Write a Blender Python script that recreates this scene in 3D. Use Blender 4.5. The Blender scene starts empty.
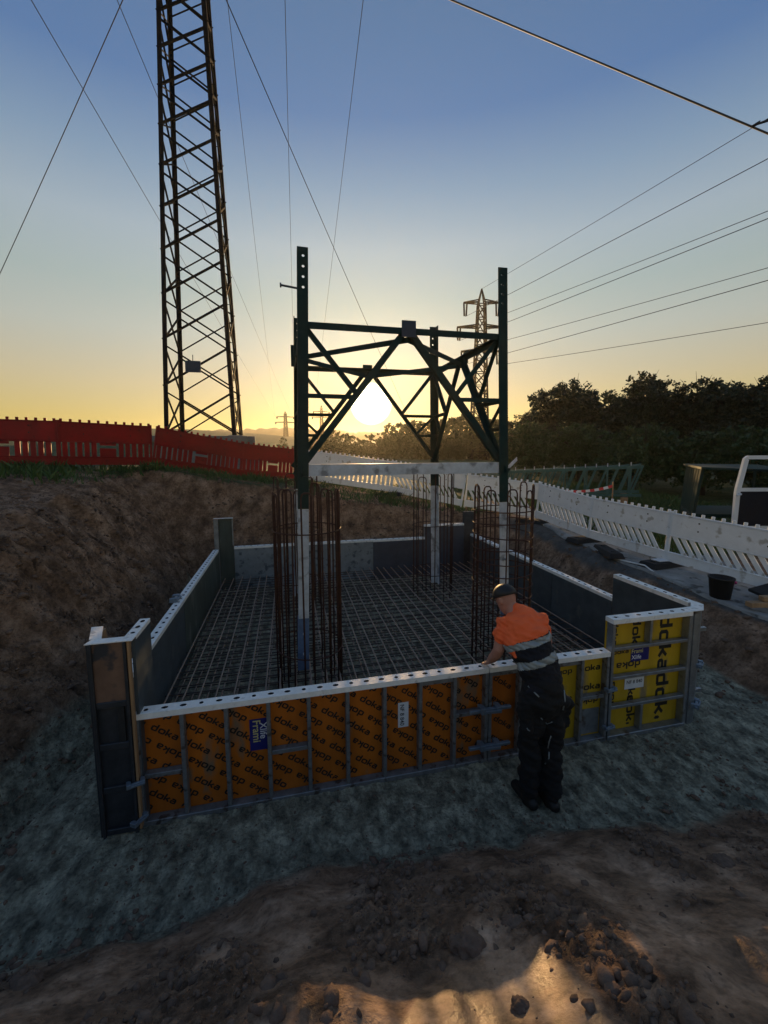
import bpy, bmesh, math, random
import numpy as np
from mathutils import Vector, Matrix
random.seed(7); rng = np.random.default_rng(11)
S = bpy.context.scene
COL = S.collection
R = math.radians

# ------------------------------------------------------------------ camera
F_PX, CX, CY = 416.0, 384.0, 495.7
YAW, PITCH, ROLL = R(13.0), R(6.18), R(-0.25)
EYE = np.array([0, 0, 2.857])
def _rot():
    c, s = math.cos(YAW), math.sin(YAW); cp, sp = math.cos(PITCH), math.sin(PITCH); cr, sr = math.cos(ROLL), math.sin(ROLL)
    A = np.array([[c, -s, 0], [0, 0, -1], [s, c, 0]]); P = np.array([[1, 0, 0], [0, cp, -sp], [0, sp, cp]])
    Q = np.array([[cr, -sr, 0], [sr, cr, 0], [0, 0, 1]])
    return Q @ P @ A
RM = _rot()
def at(px, py, depth):            # a pixel and a distance along the view axis -> a point
    return RM.T @ (np.array([(px-CX)/F_PX, (py-CY)/F_PX, 1.0])*depth) + EYE
cam = bpy.data.cameras.new('camera'); cam_o = bpy.data.objects.new('camera', cam); COL.objects.link(cam_o)
cam.sensor_fit = 'VERTICAL'; cam.sensor_height = 36; cam.sensor_width = 27
cam.lens = F_PX/1024*36; cam.shift_y = -(512-CY)/1024
cam.clip_start = .05; cam.clip_end = 6000
m4 = Matrix.Identity(4)
for i in range(3):
    m4[i][0] = RM[0][i]; m4[i][1] = -RM[1][i]; m4[i][2] = -RM[2][i]; m4[i][3] = EYE[i]
cam_o.matrix_world = m4
S.camera = cam_o
S.render.resolution_x = 768; S.render.resolution_y = 1024

# ------------------------------------------------------------------ sky, sun, exposure
SUN_EL, SUN_AZ = R(6.25), R(11.3)      # azimuth from +Y towards +X
sdir = Vector((math.sin(SUN_AZ)*math.cos(SUN_EL), math.cos(SUN_AZ)*math.cos(SUN_EL), math.sin(SUN_EL)))
W = bpy.data.worlds.new('World'); S.world = W; W.use_nodes = True
nt = W.node_tree; nt.nodes.clear()
N = nt.nodes.new; LK = nt.links.new
out = N('ShaderNodeOutputWorld'); bg = N('ShaderNodeBackground'); sky = N('ShaderNodeTexSky')
sky.sky_type = 'NISHITA'; sky.sun_disc = False; sky.sun_elevation = SUN_EL; sky.sun_rotation = SUN_AZ
sky.altitude = 100; sky.air_density = 1.0; sky.dust_density = 0.2; sky.ozone_density = 4.0
bg.inputs[1].default_value = .12
# hazy evening air: the clear-sky colour is tinted and veiled by elevation only
geo = N('ShaderNodeNewGeometry'); sep = N('ShaderNodeSeparateXYZ'); LK(geo.outputs['Incoming'], sep.inputs[0])
el = N('ShaderNodeMath'); el.operation = 'MULTIPLY'; el.inputs[1].default_value = -1; LK(sep.outputs['Z'], el.inputs[0])
def world_ramp(stops):
    q = N('ShaderNodeValToRGB'); e = q.color_ramp.elements
    while len(e) < len(stops): e.new(.5)
    for x, (p, c_) in zip(e, stops): x.position = p; x.color = (*c_, 1)
    LK(el.outputs[0], q.inputs[0]); return q.outputs[0]
tint = world_ramp([(0, (.95, .88, .20)), (.07, (.95, .92, .28)), (.14, (.95, .94, .45)), (.24, (.95, .97, .85)), (.6, (1, 1, 1))])
veil = world_ramp([(0, (.33, .17, .01)), (.07, (.35, .18, .03)), (.14, (.35, .21, .10)), (.24, (.295, .245, .155)), (.32, (.24, .235, .17)), (.41, (.235, .24, .23)), (.50, (.130, .16, .205)), (.59, (.045, .075, .170)), (.75, (.05, .075, .13)), (1, (.045, .065, .10))])
cmpr = N('ShaderNodeVectorMath'); cmpr.operation = 'MULTIPLY'; LK(sky.outputs[0], cmpr.inputs[0]); LK(tint, cmpr.inputs[1])
# soft shoulder for the brightest part of the clear sky
den = N('ShaderNodeVectorMath'); den.operation = 'MULTIPLY_ADD'; LK(cmpr.outputs[0], den.inputs[0]); den.inputs[1].default_value = (.22,)*3; den.inputs[2].default_value = (1,)*3
sft = N('ShaderNodeVectorMath'); sft.operation = 'DIVIDE'; LK(cmpr.outputs[0], sft.inputs[0]); LK(den.outputs[0], sft.inputs[1])
LK(sft.outputs[0], bg.inputs[0])
vbg = N('ShaderNodeBackground'); vbg.inputs[1].default_value = 1.0; LK(veil, vbg.inputs[0])
a0_ = N('ShaderNodeAddShader'); LK(bg.outputs[0], a0_.inputs[0]); LK(vbg.outputs[0], a0_.inputs[1])
# the low sun itself and the bright aureole around it
dot = N('ShaderNodeVectorMath'); dot.operation = 'DOT_PRODUCT'
LK(geo.outputs['Incoming'], dot.inputs[0]); dot.inputs[1].default_value = -sdir
ac = N('ShaderNodeMath'); ac.operation = 'ARCCOSINE'; LK(dot.outputs['Value'], ac.inputs[0])
ramp = N('ShaderNodeMapRange'); ramp.inputs[1].default_value = R(2.9); ramp.inputs[2].default_value = R(2.1)
ramp.interpolation_type = 'SMOOTHSTEP'
LK(ac.outputs[0], ramp.inputs[0])
disc = N('ShaderNodeEmission'); disc.inputs[0].default_value = (1, .93, .70, 1)
dm = N('ShaderNodeMath'); dm.operation = 'MULTIPLY'; dm.inputs[1].default_value = 6.0; LK(ramp.outputs[0], dm.inputs[0]); LK(dm.outputs[0], disc.inputs[1])
hx = N('ShaderNodeMath'); hx.operation = 'MULTIPLY'; hx.inputs[1].default_value = -1/R(4.5); LK(ac.outputs[0], hx.inputs[0])
he = N('ShaderNodeMath'); he.operation = 'EXPONENT'; LK(hx.outputs[0], he.inputs[0])
hm = N('ShaderNodeMath'); hm.operation = 'MULTIPLY'; hm.inputs[1].default_value = .30; LK(he.outputs[0], hm.inputs[0])
halo = N('ShaderNodeBackground'); halo.inputs[0].default_value = (1, .80, .02, 1); LK(hm.outputs[0], halo.inputs[1])
wx = N('ShaderNodeMath'); wx.operation = 'MULTIPLY'; wx.inputs[1].default_value = -1/R(14); LK(ac.outputs[0], wx.inputs[0])
we = N('ShaderNodeMath'); we.operation = 'EXPONENT'; LK(wx.outputs[0], we.inputs[0]); wm_ = N('ShaderNodeMath'); wm_.operation = 'MULTIPLY'; wm_.inputs[1].default_value = .26; LK(we.outputs[0], wm_.inputs[0])
wide = N('ShaderNodeBackground'); wide.inputs[0].default_value = (.85, .90, .62, 1); LK(wm_.outputs[0], wide.inputs[1]); a3 = N('ShaderNodeAddShader'); LK(a0_.outputs[0], a3.inputs[0]); LK(wide.outputs[0], a3.inputs[1])
a1 = N('ShaderNodeAddShader'); a2 = N('ShaderNodeAddShader')
LK(a3.outputs[0], a1.inputs[0]); LK(halo.outputs[0], a1.inputs[1]); LK(a1.outputs[0], a2.inputs[0]); LK(disc.outputs[0], a2.inputs[1])
LK(a2.outputs[0], out.inputs[0])
sl = bpy.data.lights.new('sun', 'SUN'); sl.energy = 5.0; sl.angle = R(.6); sl.color = (1, .62, .26)
so = bpy.data.objects.new('sun', sl); COL.objects.link(so); so.rotation_euler = sdir.to_track_quat('Z', 'Y').to_euler()
S.view_settings.view_transform = 'Standard'; S.view_settings.look = 'None'
S.view_settings.exposure = 0.2; S.view_settings.gamma = 1

# ------------------------------------------------------------------ helpers
def tag(o, label=None, cat=None, group=None, kind=None):
    if label: o['label'] = label
    if cat: o['category'] = cat
    if group: o['group'] = group
    if kind: o['kind'] = kind
    return o
def empty(name, loc=(0, 0, 0), rz=0):
    o = bpy.data.objects.new(name, None); COL.objects.link(o); o.location = loc; o.rotation_euler = (0, 0, rz)
    o.empty_display_size = .1
    return o
def thing(name, label, cat, loc=(0, 0, 0), rz=0, group=None):
    return tag(empty(name, loc, rz), label, cat, group)
def link(name, me, parent=None, loc=None, mat=None):
    o = bpy.data.objects.new(name, me); COL.objects.link(o)
    if parent: o.parent = parent
    if loc is not None: o.location = loc
    return o
class MB:
    def __init__(s): s.v = []; s.f = []; s.mi = []; s.cur = 0
    def add(s, v, f):
        b = len(s.v); s.v += [tuple(float(c) for c in p) for p in v]
        for q in f: s.f.append(tuple(i+b for i in q)); s.mi.append(s.cur)
    def box(s, a, b):
        x0, y0, z0 = a; x1, y1, z1 = b
        s.add([(x0,y0,z0),(x1,y0,z0),(x1,y1,z0),(x0,y1,z0),(x0,y0,z1),(x1,y0,z1),(x1,y1,z1),(x0,y1,z1)],
              [(0,3,2,1),(4,5,6,7),(0,1,5,4),(1,2,6,5),(2,3,7,6),(3,0,4,7)])
    def prism(s, prof, p0, p1, u, w):          # profile [(a,b)] swept from p0 to p1, axes u, w
        p0 = Vector(p0); p1 = Vector(p1); u = Vector(u); w = Vector(w); n = len(prof)
        v = [p0+u*a+w*b for a, b in prof]+[p1+u*a+w*b for a, b in prof]
        f = [(i, (i+1) % n, n+(i+1) % n, n+i) for i in range(n)]+[tuple(range(n))[::-1], tuple(range(n, 2*n))]
        s.add(v, f)
    def bar(s, p0, p1, wd, th, up=(0, 0, 1)):
        p0 = Vector(p0); p1 = Vector(p1); d = (p1-p0).normalized(); up = Vector(up)
        if abs(d.dot(up)) > .97: up = Vector((0, 1, 0))
        u = d.cross(up).normalized(); w = u.cross(d)
        s.prism([(-wd/2, -th/2), (wd/2, -th/2), (wd/2, th/2), (-wd/2, th/2)], p0, p1, u, w)
    def angle(s, p0, p1, wd, t, u, w):         # L section with flanges along u and w
        d = (Vector(p1)-Vector(p0)).normalized(); u = Vector(u); u = (u-d*u.dot(d)).normalized(); w = Vector(w); w = (w-d*w.dot(d)-u*w.dot(u)).normalized()
        s.prism([(0, 0), (wd, 0), (wd, t), (t, t), (t, wd), (0, wd)], p0, p1, u, w)
    def tube(s, pts, r, n=8, cap=True):
        pts = [Vector(p) for p in pts]; rs = r if isinstance(r, (list, tuple)) else [r]*len(pts)
        b = len(s.v); prev = None
        for i, p in enumerate(pts):
            d = (pts[min(i+1, len(pts)-1)]-pts[max(i-1, 0)]).normalized()
            a = prev if prev is not None else (Vector((0, 0, 1)) if abs(d.z) < .9 else Vector((1, 0, 0)))
            u = (a-d*a.dot(d)).normalized(); prev = u; w = d.cross(u)
            for k in range(n):
                q = p+(u*math.cos(2*math.pi*k/n)+w*math.sin(2*math.pi*k/n))*rs[i]; s.v.append(tuple(q))
        for i in range(len(pts)-1):
            for k in range(n):
                s.f.append((b+i*n+k, b+i*n+(k+1) % n, b+(i+1)*n+(k+1) % n, b+(i+1)*n+k)); s.mi.append(s.cur)
        if cap:
            s.f.append(tuple(b+k for k in range(n))[::-1]); s.mi.append(s.cur)
            e = b+(len(pts)-1)*n; s.f.append(tuple(e+k for k in range(n))); s.mi.append(s.cur)
    def mesh(s, name, mats, smooth=False):
        me = bpy.data.meshes.new(name); me.from_pydata(s.v, [], s.f)
        for m in (mats if isinstance(mats, (list, tuple)) else [mats]): me.materials.append(m)
        if any(s.mi): me.polygons.foreach_set('material_index', s.mi)
        if smooth: me.polygons.foreach_set('use_smooth', [True]*len(s.f))
        me.update(); return me
    def build(s, name, mats, parent=None, smooth=False, loc=None):
        return link(name, s.mesh(name, mats, smooth), parent, loc)
def np_mesh(name, v, f, mats, smooth=False):
    me = bpy.data.meshes.new(name); v = np.asarray(v, np.float32); f = np.asarray(f, np.int32)
    k = f.shape[1]
    me.vertices.add(len(v)); me.vertices.foreach_set('co', v.ravel())
    me.loops.add(f.size); me.loops.foreach_set('vertex_index', f.ravel())
    me.polygons.add(len(f)); me.polygons.foreach_set('loop_start', np.arange(len(f), dtype=np.int32)*k)
    me.polygons.foreach_set('loop_total', np.full(len(f), k, np.int32))
    if smooth: me.polygons.foreach_set('use_smooth', np.ones(len(f), bool))
    for m in (mats if isinstance(mats, (list, tuple)) else [mats]): me.materials.append(m)
    me.update(calc_edges=True); me.validate(); return me
def bevel(o, w=.004, seg=1):
    m = o.modifiers.new('bevel', 'BEVEL'); m.width = w; m.segments = seg; m.limit_method = 'ANGLE'; return o

def hash2(ix, iy, seed):
    h = (ix.astype(np.int64)*374761393+iy.astype(np.int64)*668265263+seed*1442695041) & 0xffffffff
    h = ((h ^ (h >> 13))*1274126177) & 0xffffffff
    return ((h ^ (h >> 16)) & 0xffffff)/float(0xffffff)
def vnoise(x, y, seed=0):
    ix = np.floor(x); iy = np.floor(y); fx = x-ix; fy = y-iy
    fx = fx*fx*fx*(fx*(fx*6-15)+10); fy = fy*fy*fy*(fy*(fy*6-15)+10)
    a = hash2(ix, iy, seed); b = hash2(ix+1, iy, seed); c = hash2(ix, iy+1, seed); d = hash2(ix+1, iy+1, seed)
    return (a*(1-fx)+b*fx)*(1-fy)+(c*(1-fx)+d*fx)*fy
def fbm(x, y, seed=0, oct=4, gain=.5):
    t = 0; a = 1; n = 0
    for o in range(oct):
        t = t+a*(vnoise(x*2**o+17.3*o, y*2**o-9.1*o, seed+o)-.5)*2; n += a; a *= gain
    return t/n
def sm(t): t = np.clip(t, 0, 1); return t*t*(3-2*t)

# ------------------------------------------------------------------ materials
def mat(name, col, rough=.6, metal=0, var=.2, scale=6, bump=0, bscale=None, col2=None, spots=None, stretch=None, spec=None):
    m = bpy.data.materials.new(name); m.use_nodes = True; t = m.node_tree; n = t.nodes; l = t.links.new
    b = n['Principled BSDF']; b.inputs['Roughness'].default_value = rough; b.inputs['Metallic'].default_value = metal
    if spec is not None: b.inputs['Specular IOR Level'].default_value = spec
    tc = n.new('ShaderNodeTexCoord'); src = tc.outputs['Object']
    if stretch:
        mp = n.new('ShaderNodeMapping'); mp.inputs['Scale'].default_value = stretch; l(src, mp.inputs[0]); src = mp.outputs[0]
    nz = n.new('ShaderNodeTexNoise'); nz.inputs['Scale'].default_value = scale; nz.inputs['Detail'].default_value = 6; nz.inputs['Roughness'].default_value = .65
    l(src, nz.inputs['Vector'])
    cr = n.new('ShaderNodeValToRGB'); cr.color_ramp.elements[0].position = .3; cr.color_ramp.elements[1].position = .7
    c = np.array(col[:3]); c2 = np.array(col2[:3]) if col2 is not None else np.clip(c*(1+var), 0, 1)
    c1 = c if col2 is not None else c*(1-var)
    cr.color_ramp.elements[0].color = (*c1, 1); cr.color_ramp.elements[1].color = (*c2, 1)
    l(nz.outputs['Fac'], cr.inputs[0]); last = cr.outputs[0]
    if spots:
        scol, sscale, thr = spots
        n2 = n.new('ShaderNodeTexNoise'); n2.inputs['Scale'].default_value = sscale; n2.inputs['Detail'].default_value = 5; l(src, n2.inputs['Vector'])
        r2 = n.new('ShaderNodeMapRange'); r2.inputs[1].default_value = thr; r2.inputs[2].default_value = thr+.1; l(n2.outputs['Fac'], r2.inputs[0])
        mx = n.new('ShaderNodeMix'); mx.data_type = 'RGBA'; l(r2.outputs[0], mx.inputs[0]); l(last, mx.inputs[6]); mx.inputs[7].default_value = (*scol, 1); last = mx.outputs[2]
    l(last, b.inputs['Base Color'])
    if bump:
        n3 = n.new('ShaderNodeTexNoise'); n3.inputs['Scale'].default_value = bscale or scale*4; n3.inputs['Detail'].default_value = 5; l(src, n3.inputs['Vector'])
        bp = n.new('ShaderNodeBump'); bp.inputs['Strength'].default_value = bump; bp.inputs['Distance'].default_value = .02; l(n3.outputs['Fac'], bp.inputs['Height']); l(bp.outputs[0], b.inputs['Normal'])
    return m
M = {}
M['steel'] = mat('galvanised_steel', (.30, .32, .34), .45, .75, .25, 9, .1, spots=((.16, .12, .10), 7, .60))
M['rail'] = mat('worn_white_rail', (.84, .83, .80), .5, .0, .1, 14, .15, 60, spots=((.55, .53, .50), 12, .60))
M['rib'] = mat('panel_rib', (.22, .23, .24), .5, .5, .3, 12, .1, spots=((.10, .08, .07), 14, .56))
M['orange'] = mat('orange_plywood', (.47, .125, .008), .45, 0, .22, 5, .04, 40, stretch=(1, 1, .35), spots=((.22, .14, .08), 7, .60))
M['yellow'] = mat('yellow_plywood', (.52, .32, .012), .45, 0, .18, 5, .04, 40, stretch=(1, 1, .35), spots=((.26, .19, .09), 7, .60))
M['print'] = mat('black_print', (.012, .012, .012), .5, 0, .1)
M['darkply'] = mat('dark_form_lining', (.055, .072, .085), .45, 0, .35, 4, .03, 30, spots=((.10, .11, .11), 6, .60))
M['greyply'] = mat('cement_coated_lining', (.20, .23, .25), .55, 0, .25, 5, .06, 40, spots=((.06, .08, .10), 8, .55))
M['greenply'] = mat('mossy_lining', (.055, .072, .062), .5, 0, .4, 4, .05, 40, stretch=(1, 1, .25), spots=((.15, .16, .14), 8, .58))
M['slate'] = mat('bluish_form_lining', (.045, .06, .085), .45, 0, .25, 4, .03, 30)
M['brownsteel'] = mat('stained_steel_plate', (.20, .12, .085), .5, .2, .3, 5, .08, spots=((.04, .045, .055), 6, .52))
M['blacksteel'] = mat('dark_steel', (.055, .060, .070), .45, .5, .3, 8, .08)
M['wood'] = mat('raw_wood', (.34, .20, .10), .7, 0, .3, 8, .1, 50, stretch=(1, 1, .2))
M['rebar'] = mat('rusty_rebar', (.060, .024, .016), .8, .1, .35, 14, .2, 90, spots=((.10, .042, .022), 11, .58))
M['matbar'] = mat('mat_rebar', (.30, .215, .165), .55, .1, .25, 12, .2, 90, spots=((.20, .12, .08), 9, .60))
M['crossbar'] = mat('cross_rebar', (.085, .062, .050), .7, .1, .3, 12, .2, 90)
M['green'] = mat('green_painted_steel', (.010, .034, .030), .7, .0, .2, 7, .05, spots=((.018, .045, .040), 9, .6), spec=.25)
M['teal'] = mat('teal_lattice_paint', (.045, .12, .105), .7, 0, .25, 7, .05)
M['galv'] = mat('bare_galvanised_leg', (.52, .57, .63), .55, .15, .2, 8, .08, spots=((.22, .24, .27), 6, .55))
M['blue'] = mat('blue_wrap', (.10, .16, .27), .6, 0, .25, 10, .2)
M['plate'] = mat('blue_grey_plate', (.030, .052, .085), .75, .0, .2, 8)
M['whiteplastic'] = mat('white_barrier_plastic', (.86, .88, .90), .5, 0, .06, 5, .03, spots=((.52, .50, .46), 7, .60))
M['redplastic'] = mat('red_barrier_plastic', (.34, .008, .008), .5, 0, .18, 5, .03, spots=((.20, .008, .008), 10, .6))
M['rubber'] = mat('black_rubber', (.018, .018, .019), .85, 0, .3, 12, .2)
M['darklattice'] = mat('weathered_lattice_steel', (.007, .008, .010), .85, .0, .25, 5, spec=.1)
M['wire'] = mat('conductor', (.05, .05, .055), .6, .4, .1)
M['concrete'] = mat('concrete', (.20, .20, .19), .85, 0, .2, 5, .2)
M['skin'] = mat('skin', (.40, .19, .14), .55, 0, .12, 9)
M['hiviz'] = mat('fluorescent_orange_cloth', (1.0, .15, .04), .8, 0, .10, 7, .12, 60)
M['navy'] = mat('navy_cloth', (.005, .006, .012), .9, 0, .3, 9, .2, 60)
M['trousers'] = mat('black_work_cloth', (.004, .004, .005), .9, 0, .3, 9, .2, 60)
M['reflect'] = mat('grey_reflective_tape', (.26, .29, .30), .45, .2, .1, 20)
M['boot'] = mat('black_boot', (.010, .009, .009), .6, 0, .3, 9, .1)
M['cap'] = mat('black_cap', (.012, .012, .013), .6, 0, .2, 9, .1)
M['bark'] = mat('bark', (.035, .026, .020), .9, 0, .3, 6, .3)
M['leaf'] = mat('leaf', (.020, .042, .012), .6, 0, .35, .8)
M['leaf2'] = mat('leaf_dark', (.014, .028, .012), .6, 0, .35, .8)
M['leaf3'] = mat('leaf_light', (.034, .070, .018), .6, 0, .35, .8)
M['forestleaf'] = mat('forest_leaf', (.045, .060, .022), .7, 0, .35, .3)
for k in ('leaf', 'leaf2', 'leaf3', 'forestleaf', 'redplastic', 'whiteplastic'):
    t = M[k].node_tree; b = t.nodes['Principled BSDF']
    tr = t.nodes.new('ShaderNodeBsdfTranslucent'); mx = t.nodes.new('ShaderNodeMixShader'); mx.inputs[0].default_value = .3 if k == 'forestleaf' else (.35 if k == 'redplastic' else .16)
    t.links.new(b.inputs['Base Color'].links[0].from_socket, tr.inputs[0]); t.links.new(b.outputs[0], mx.inputs[1]); t.links.new(tr.outputs[0], mx.inputs[2])
    t.links.new(mx.outputs[0], t.nodes['Material Output'].inputs[0])
M['grass'] = mat('grass_blade', (.050, .10, .018), .6, 0, .4, 2)
M['vanwhite'] = mat('white_van_paint', (.72, .74, .77), .25, 0, .05, 3)
M['glass'] = mat('van_window_glass', (.75, .82, .80), .03, 0, .05, 3); M['glass'].node_tree.nodes['Principled BSDF'].inputs['Transmission Weight'].default_value = 1.0; M['glass'].node_tree.nodes['Principled BSDF'].inputs['IOR'].default_value = 1.08
M['bluelabel'] = mat('blue_label', (.012, .016, .16), .4, 0, .15, 6)
M['whitelabel'] = mat('white_label', (.68, .69, .72), .5, 0, .1, 9)
M['yellowink'] = mat('pale_yellow_ink', (.62, .55, .22), .5, 0, .1)
M['whiteink'] = mat('white_ink', (.75, .75, .78), .5, 0, .05)
M['redtape'] = mat('red_tape', (.55, .03, .04), .5, 0, .1)
M['pink'] = mat('pink_strap', (.50, .05, .22), .6, 0, .1)
M['yellowrope'] = mat('yellow_rope', (.55, .52, .04), .6, 0, .1)
M['clod'] = mat('soil_clod', (.16, .10, .068), .95, 0, .45, 9, .5, 60)
M['clamp'] = mat('zinc_clamp', (.20, .25, .31), .45, .5, .2, 12)

# ------------------------------------------------------------------ ground: pit, slopes, rims, fields
CP = np.array([(-5.5,9.7,2.52),(-8,9.4,2.6),(-3.1,10.7,2.43),(-1.17,12.2,2.12),(.1,12.9,1.9),(2.9,11.9,1.55),(4.4,10.8,1.28),(5.1,10.4,1.15),(6.3,9.7,.96),
 (6.5,7.9,.78),(6.7,6.2,.69),(7.1,4.5,.58),(7.5,2,.55),(-4,7,2.05),(-4.4,5,2.1),(-4.2,3,2.0),(-30,25,4.2),(-10,30,3.6),(-3,16.5,2.35),(0,30,2.4),(10,30,1.0),(30,20,.6),(10,8,.6),(15,10,.6),
 (10,14,.8),(-8,4,2.5),(-6,0,1.8),(0,-3,1.25),(0,0,1.2),(3,0,1.1),(6,.5,.8),(-3,.5,1.3),(0,60,1.5),(-60,60,7),(60,60,0),(0,-60,1.2),(60,0,.5),(-60,0,4)])
def outer(x, y):
    num = 0; den = 0
    for a, b, c in CP:
        w = 1/((x-a)**2+(y-b)**2+.25)**1.6; num = num+w*c; den = den+w
    far = np.hypot(x, y)
    ang = np.arctan2(x, y)
    rise = sm((far-40)/300)*np.clip(10-9*(ang-.1)*2.2, 2, 16)
    return num/den+rise
def parts(x, y):
    wob = fbm(x*.7, y*.7, 5, 3)*.22
    toe = np.interp(y, [2.3, 3.8, 5.5, 9], [-2.55, -2.32, -1.98, -1.92]); sl_ = sm((toe-x+wob*.6)/2.1)**.62
    sb_ = sm((y-9.35-.10*np.clip(-1-x, 0, 3)+wob*.6)/1.05)
    sr_ = sm((x-5.15+wob*.6)/1.0)
    yf = 2.50+.10*np.sin(x*1.3+.6)-.12*sm((x-2)/2)+fbm(x*1.6, y*1.6, 9, 4)*.16
    sf_ = np.clip((yf-y)/2.2, 0, 1.0)**.92
    return sl_, sb_, sr_, sf_
def pit(x, y):
    sl_, sb_, sr_, sf_ = parts(x, y)
    return np.clip((sl_**4+sb_**4+sr_**4+sf_**4)**.25, 0, 1)
def wetness(x, y):      # smooth, damp, trampled mud near the viewer
    g = .95*np.exp(-((x-.72)/.22)**2-((y-1.30)/.26)**2)+.8*np.exp(-((x-.95)/.12)**2-((y-1.18)/.30)**2)+.7*np.exp(-((x-.42)/.22)**2-((y-1.22)/.12)**2)+.55*np.exp(-((x+.12)/.16)**2-((y-1.36)/.12)**2)
    return sm((fbm(x*2.6+7, y*2.6, 101, 4)*.8+g-.42)/.22)*sm((2.3-y)/.3)
def height(x, y, detail=True):
    s = pit(x, y); g = outer(x, y); z = g*s
    if detail:
        near = sm((60-np.hypot(x, y))/30)
        floor = 1-sm(s/.06)
        z = z+floor*(fbm(x*1.1, y*1.1, 21, 3)*.02+fbm(x*5, y*5, 22, 4)*.022+np.abs(fbm(x*11+y*2, y*8, 24, 3))*.034+np.abs(fbm(x*19, y*15, 26, 2))*.022)
        z = z-.22*np.exp(-((x-np.interp(y, [2.3, 3.8, 5.5, 9], [-2.55, -2.32, -1.98, -1.92])-.16)/.13)**2)*sm((y-2.7)/.4)*sm((9.3-y)/.5)
        # excavator tooth marks and clods on the cut faces
        cut = sm(s/.12)*sm((1.0-s)/.1)*(1-.82*sm((x-4.5)/.5))
        gx = (y*1.0+.55*z)
        z = z+cut*(fbm(gx*4.0, z*1.0+x*.5, 31, 4)*.22+np.abs(fbm(gx*10, z*1.6, 36, 2))*.19+fbm(x*9, y*9, 33, 4)*.07+np.abs(fbm(x*17, y*17, 37, 2))*.05)*sm((y-2.9)/.7)
        # loose foreground dirt
        fr = sm((2.6-y)/.35)*near
        cl = np.clip(fbm(x*1.7+3, y*1.7, 43, 3)*2.2+.1, 0, 1)
        fr = fr*(1-.75*wetness(x, y))
        z = z+fr*(fbm(x*2.2, y*2.2, 41, 4)*.055+fbm(x*9, y*9, 42, 4)*.018*(.15+cl)+cl*np.abs(fbm(x*22, y*22, 45, 4))*.065)
        rim = (1-floor)*near*(1-sm((2.6-y)/.35))
        z = z+rim*(fbm(x*1.4, y*1.4, 51, 4)*.05+fbm(x*7, y*7, 52, 3)*.018)*(1-.8*sm((x-5.6)/.5))
        z = z+fbm(x*.05, y*.05, 61, 3)*.5*sm((np.hypot(x, y)-25)/40)
    return z
def hz(x, y): return float(height(np.array([float(x)]), np.array([float(y)]))[0])
def axis(segs, lo, hi, grow=1.13):
    a = [segs[0][0]]
    for s0, s1, st in segs:
        n = int(round((s1-s0)/st)); a += list(np.linspace(s0, s1, n+1)[1:])
    st = segs[-1][2]; x = a[-1]
    while x < hi: st *= grow; x += st; a.append(x)
    st = segs[0][2]; x = a[0]; pre = []
    while x > lo: st *= grow; x -= st; pre.append(x)
    return np.array(pre[::-1]+a)
gxs = axis([(-7, -3, .05), (-3, 6.2, .022), (6.2, 9, .06)], -900, 900)
gys = axis([(-.5, .8, .06), (.8, 3.6, .018), (3.6, 9.5, .035), (9.5, 13.5, .045)], -300, 1200)
GX, GY = np.meshgrid(gxs, gys); gz_ = height(GX, GY)
nx, ny = len(gxs), len(gys)
idx = np.arange(nx*ny).reshape(ny, nx)
fc = np.stack([idx[:-1, :-1], idx[:-1, 1:], idx[1:, 1:], idx[1:, :-1]], -1).reshape(-1, 4)
sP = pit(GX, GY); slP, sbP, srP, sfP = parts(GX, GY)
edge = fbm(GX*3, GY*3, 71, 4)
grey = (1-sm((sfP-.035+edge*.05)/.06))*(1-sm((np.maximum.reduce([slP, sbP, srP])-.03+edge*.03)/.05))
gr = np.maximum(sm((GY-(9.0-.18*GX)+edge*1.2-.1)/.8)*sm((-GX-.0+1.5)/1.0), sm((GX-6.9+.5*edge)/.5)*sm((GY-6.0)/1))
gr = np.maximum(gr, sm((GY-13.2+edge)/.8))*sm((sP-.93)/.06)
gr = np.clip(gr+.45*sm((edge-.1)/.3)*sm((sP-.95)/.05)*sm((GY-9)/.5), 0, 1)
pathm = sm((GX-5.85+.04*(GY-6)+edge*.06)/.12)*sm((8.2-GX+edge*.5)/.6)*sm((10.6-GY)/.8)
crumb = np.clip(fbm(GX*1.7+3, GY*1.7, 43, 3)*2.2+.1, 0, 1); wet = np.maximum(wetness(GX, GY)*sm((sfP-.02)/.1), .62*sm((sfP-.03)/.1)*sm((2.6-GY)/.3)*(1-sm(crumb/.35)))
gmat = bpy.data.materials.new('ground_soil'); gmat.use_nodes = True
t = gmat.node_tree; n = t.nodes; l = t.links.new; b = n['Principled BSDF']
def noise_node(sc, det=8, ro=.65, vec=None):
    q = n.new('ShaderNodeTexNoise'); q.inputs['Scale'].default_value = sc; q.inputs['Detail'].default_value = det; q.inputs['Roughness'].default_value = ro
    if vec: l(vec, q.inputs['Vector'])
    return q.outputs['Fac']
def ramp_node(src, stops):
    q = n.new('ShaderNodeValToRGB'); e = q.color_ramp.elements
    while len(e) < len(stops): e.new(.5)
    for el, (p, c) in zip(e, stops): el.position = p; el.color = (*c, 1)
    l(src, q.inputs[0]); return q.outputs[0]
def mixc(fac, a, c):
    q = n.new('ShaderNodeMix'); q.data_type = 'RGBA'; l(fac, q.inputs[0]); l(a, q.inputs[6]); l(c, q.inputs[7]); return q.outputs[2]
tc = n.new('ShaderNodeTexCoord').outputs['Object']
soil = ramp_node(noise_node(4.0, 9, .66, tc), [(.32, (.13, .074, .043)), (.48, (.36, .212, .126)), (.66, (.60, .39, .26))])
soil2 = ramp_node(noise_node(26, 5, .6, tc), [(.34, (.45, .42, .40)), (.54, (1, 1, 1))])
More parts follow.
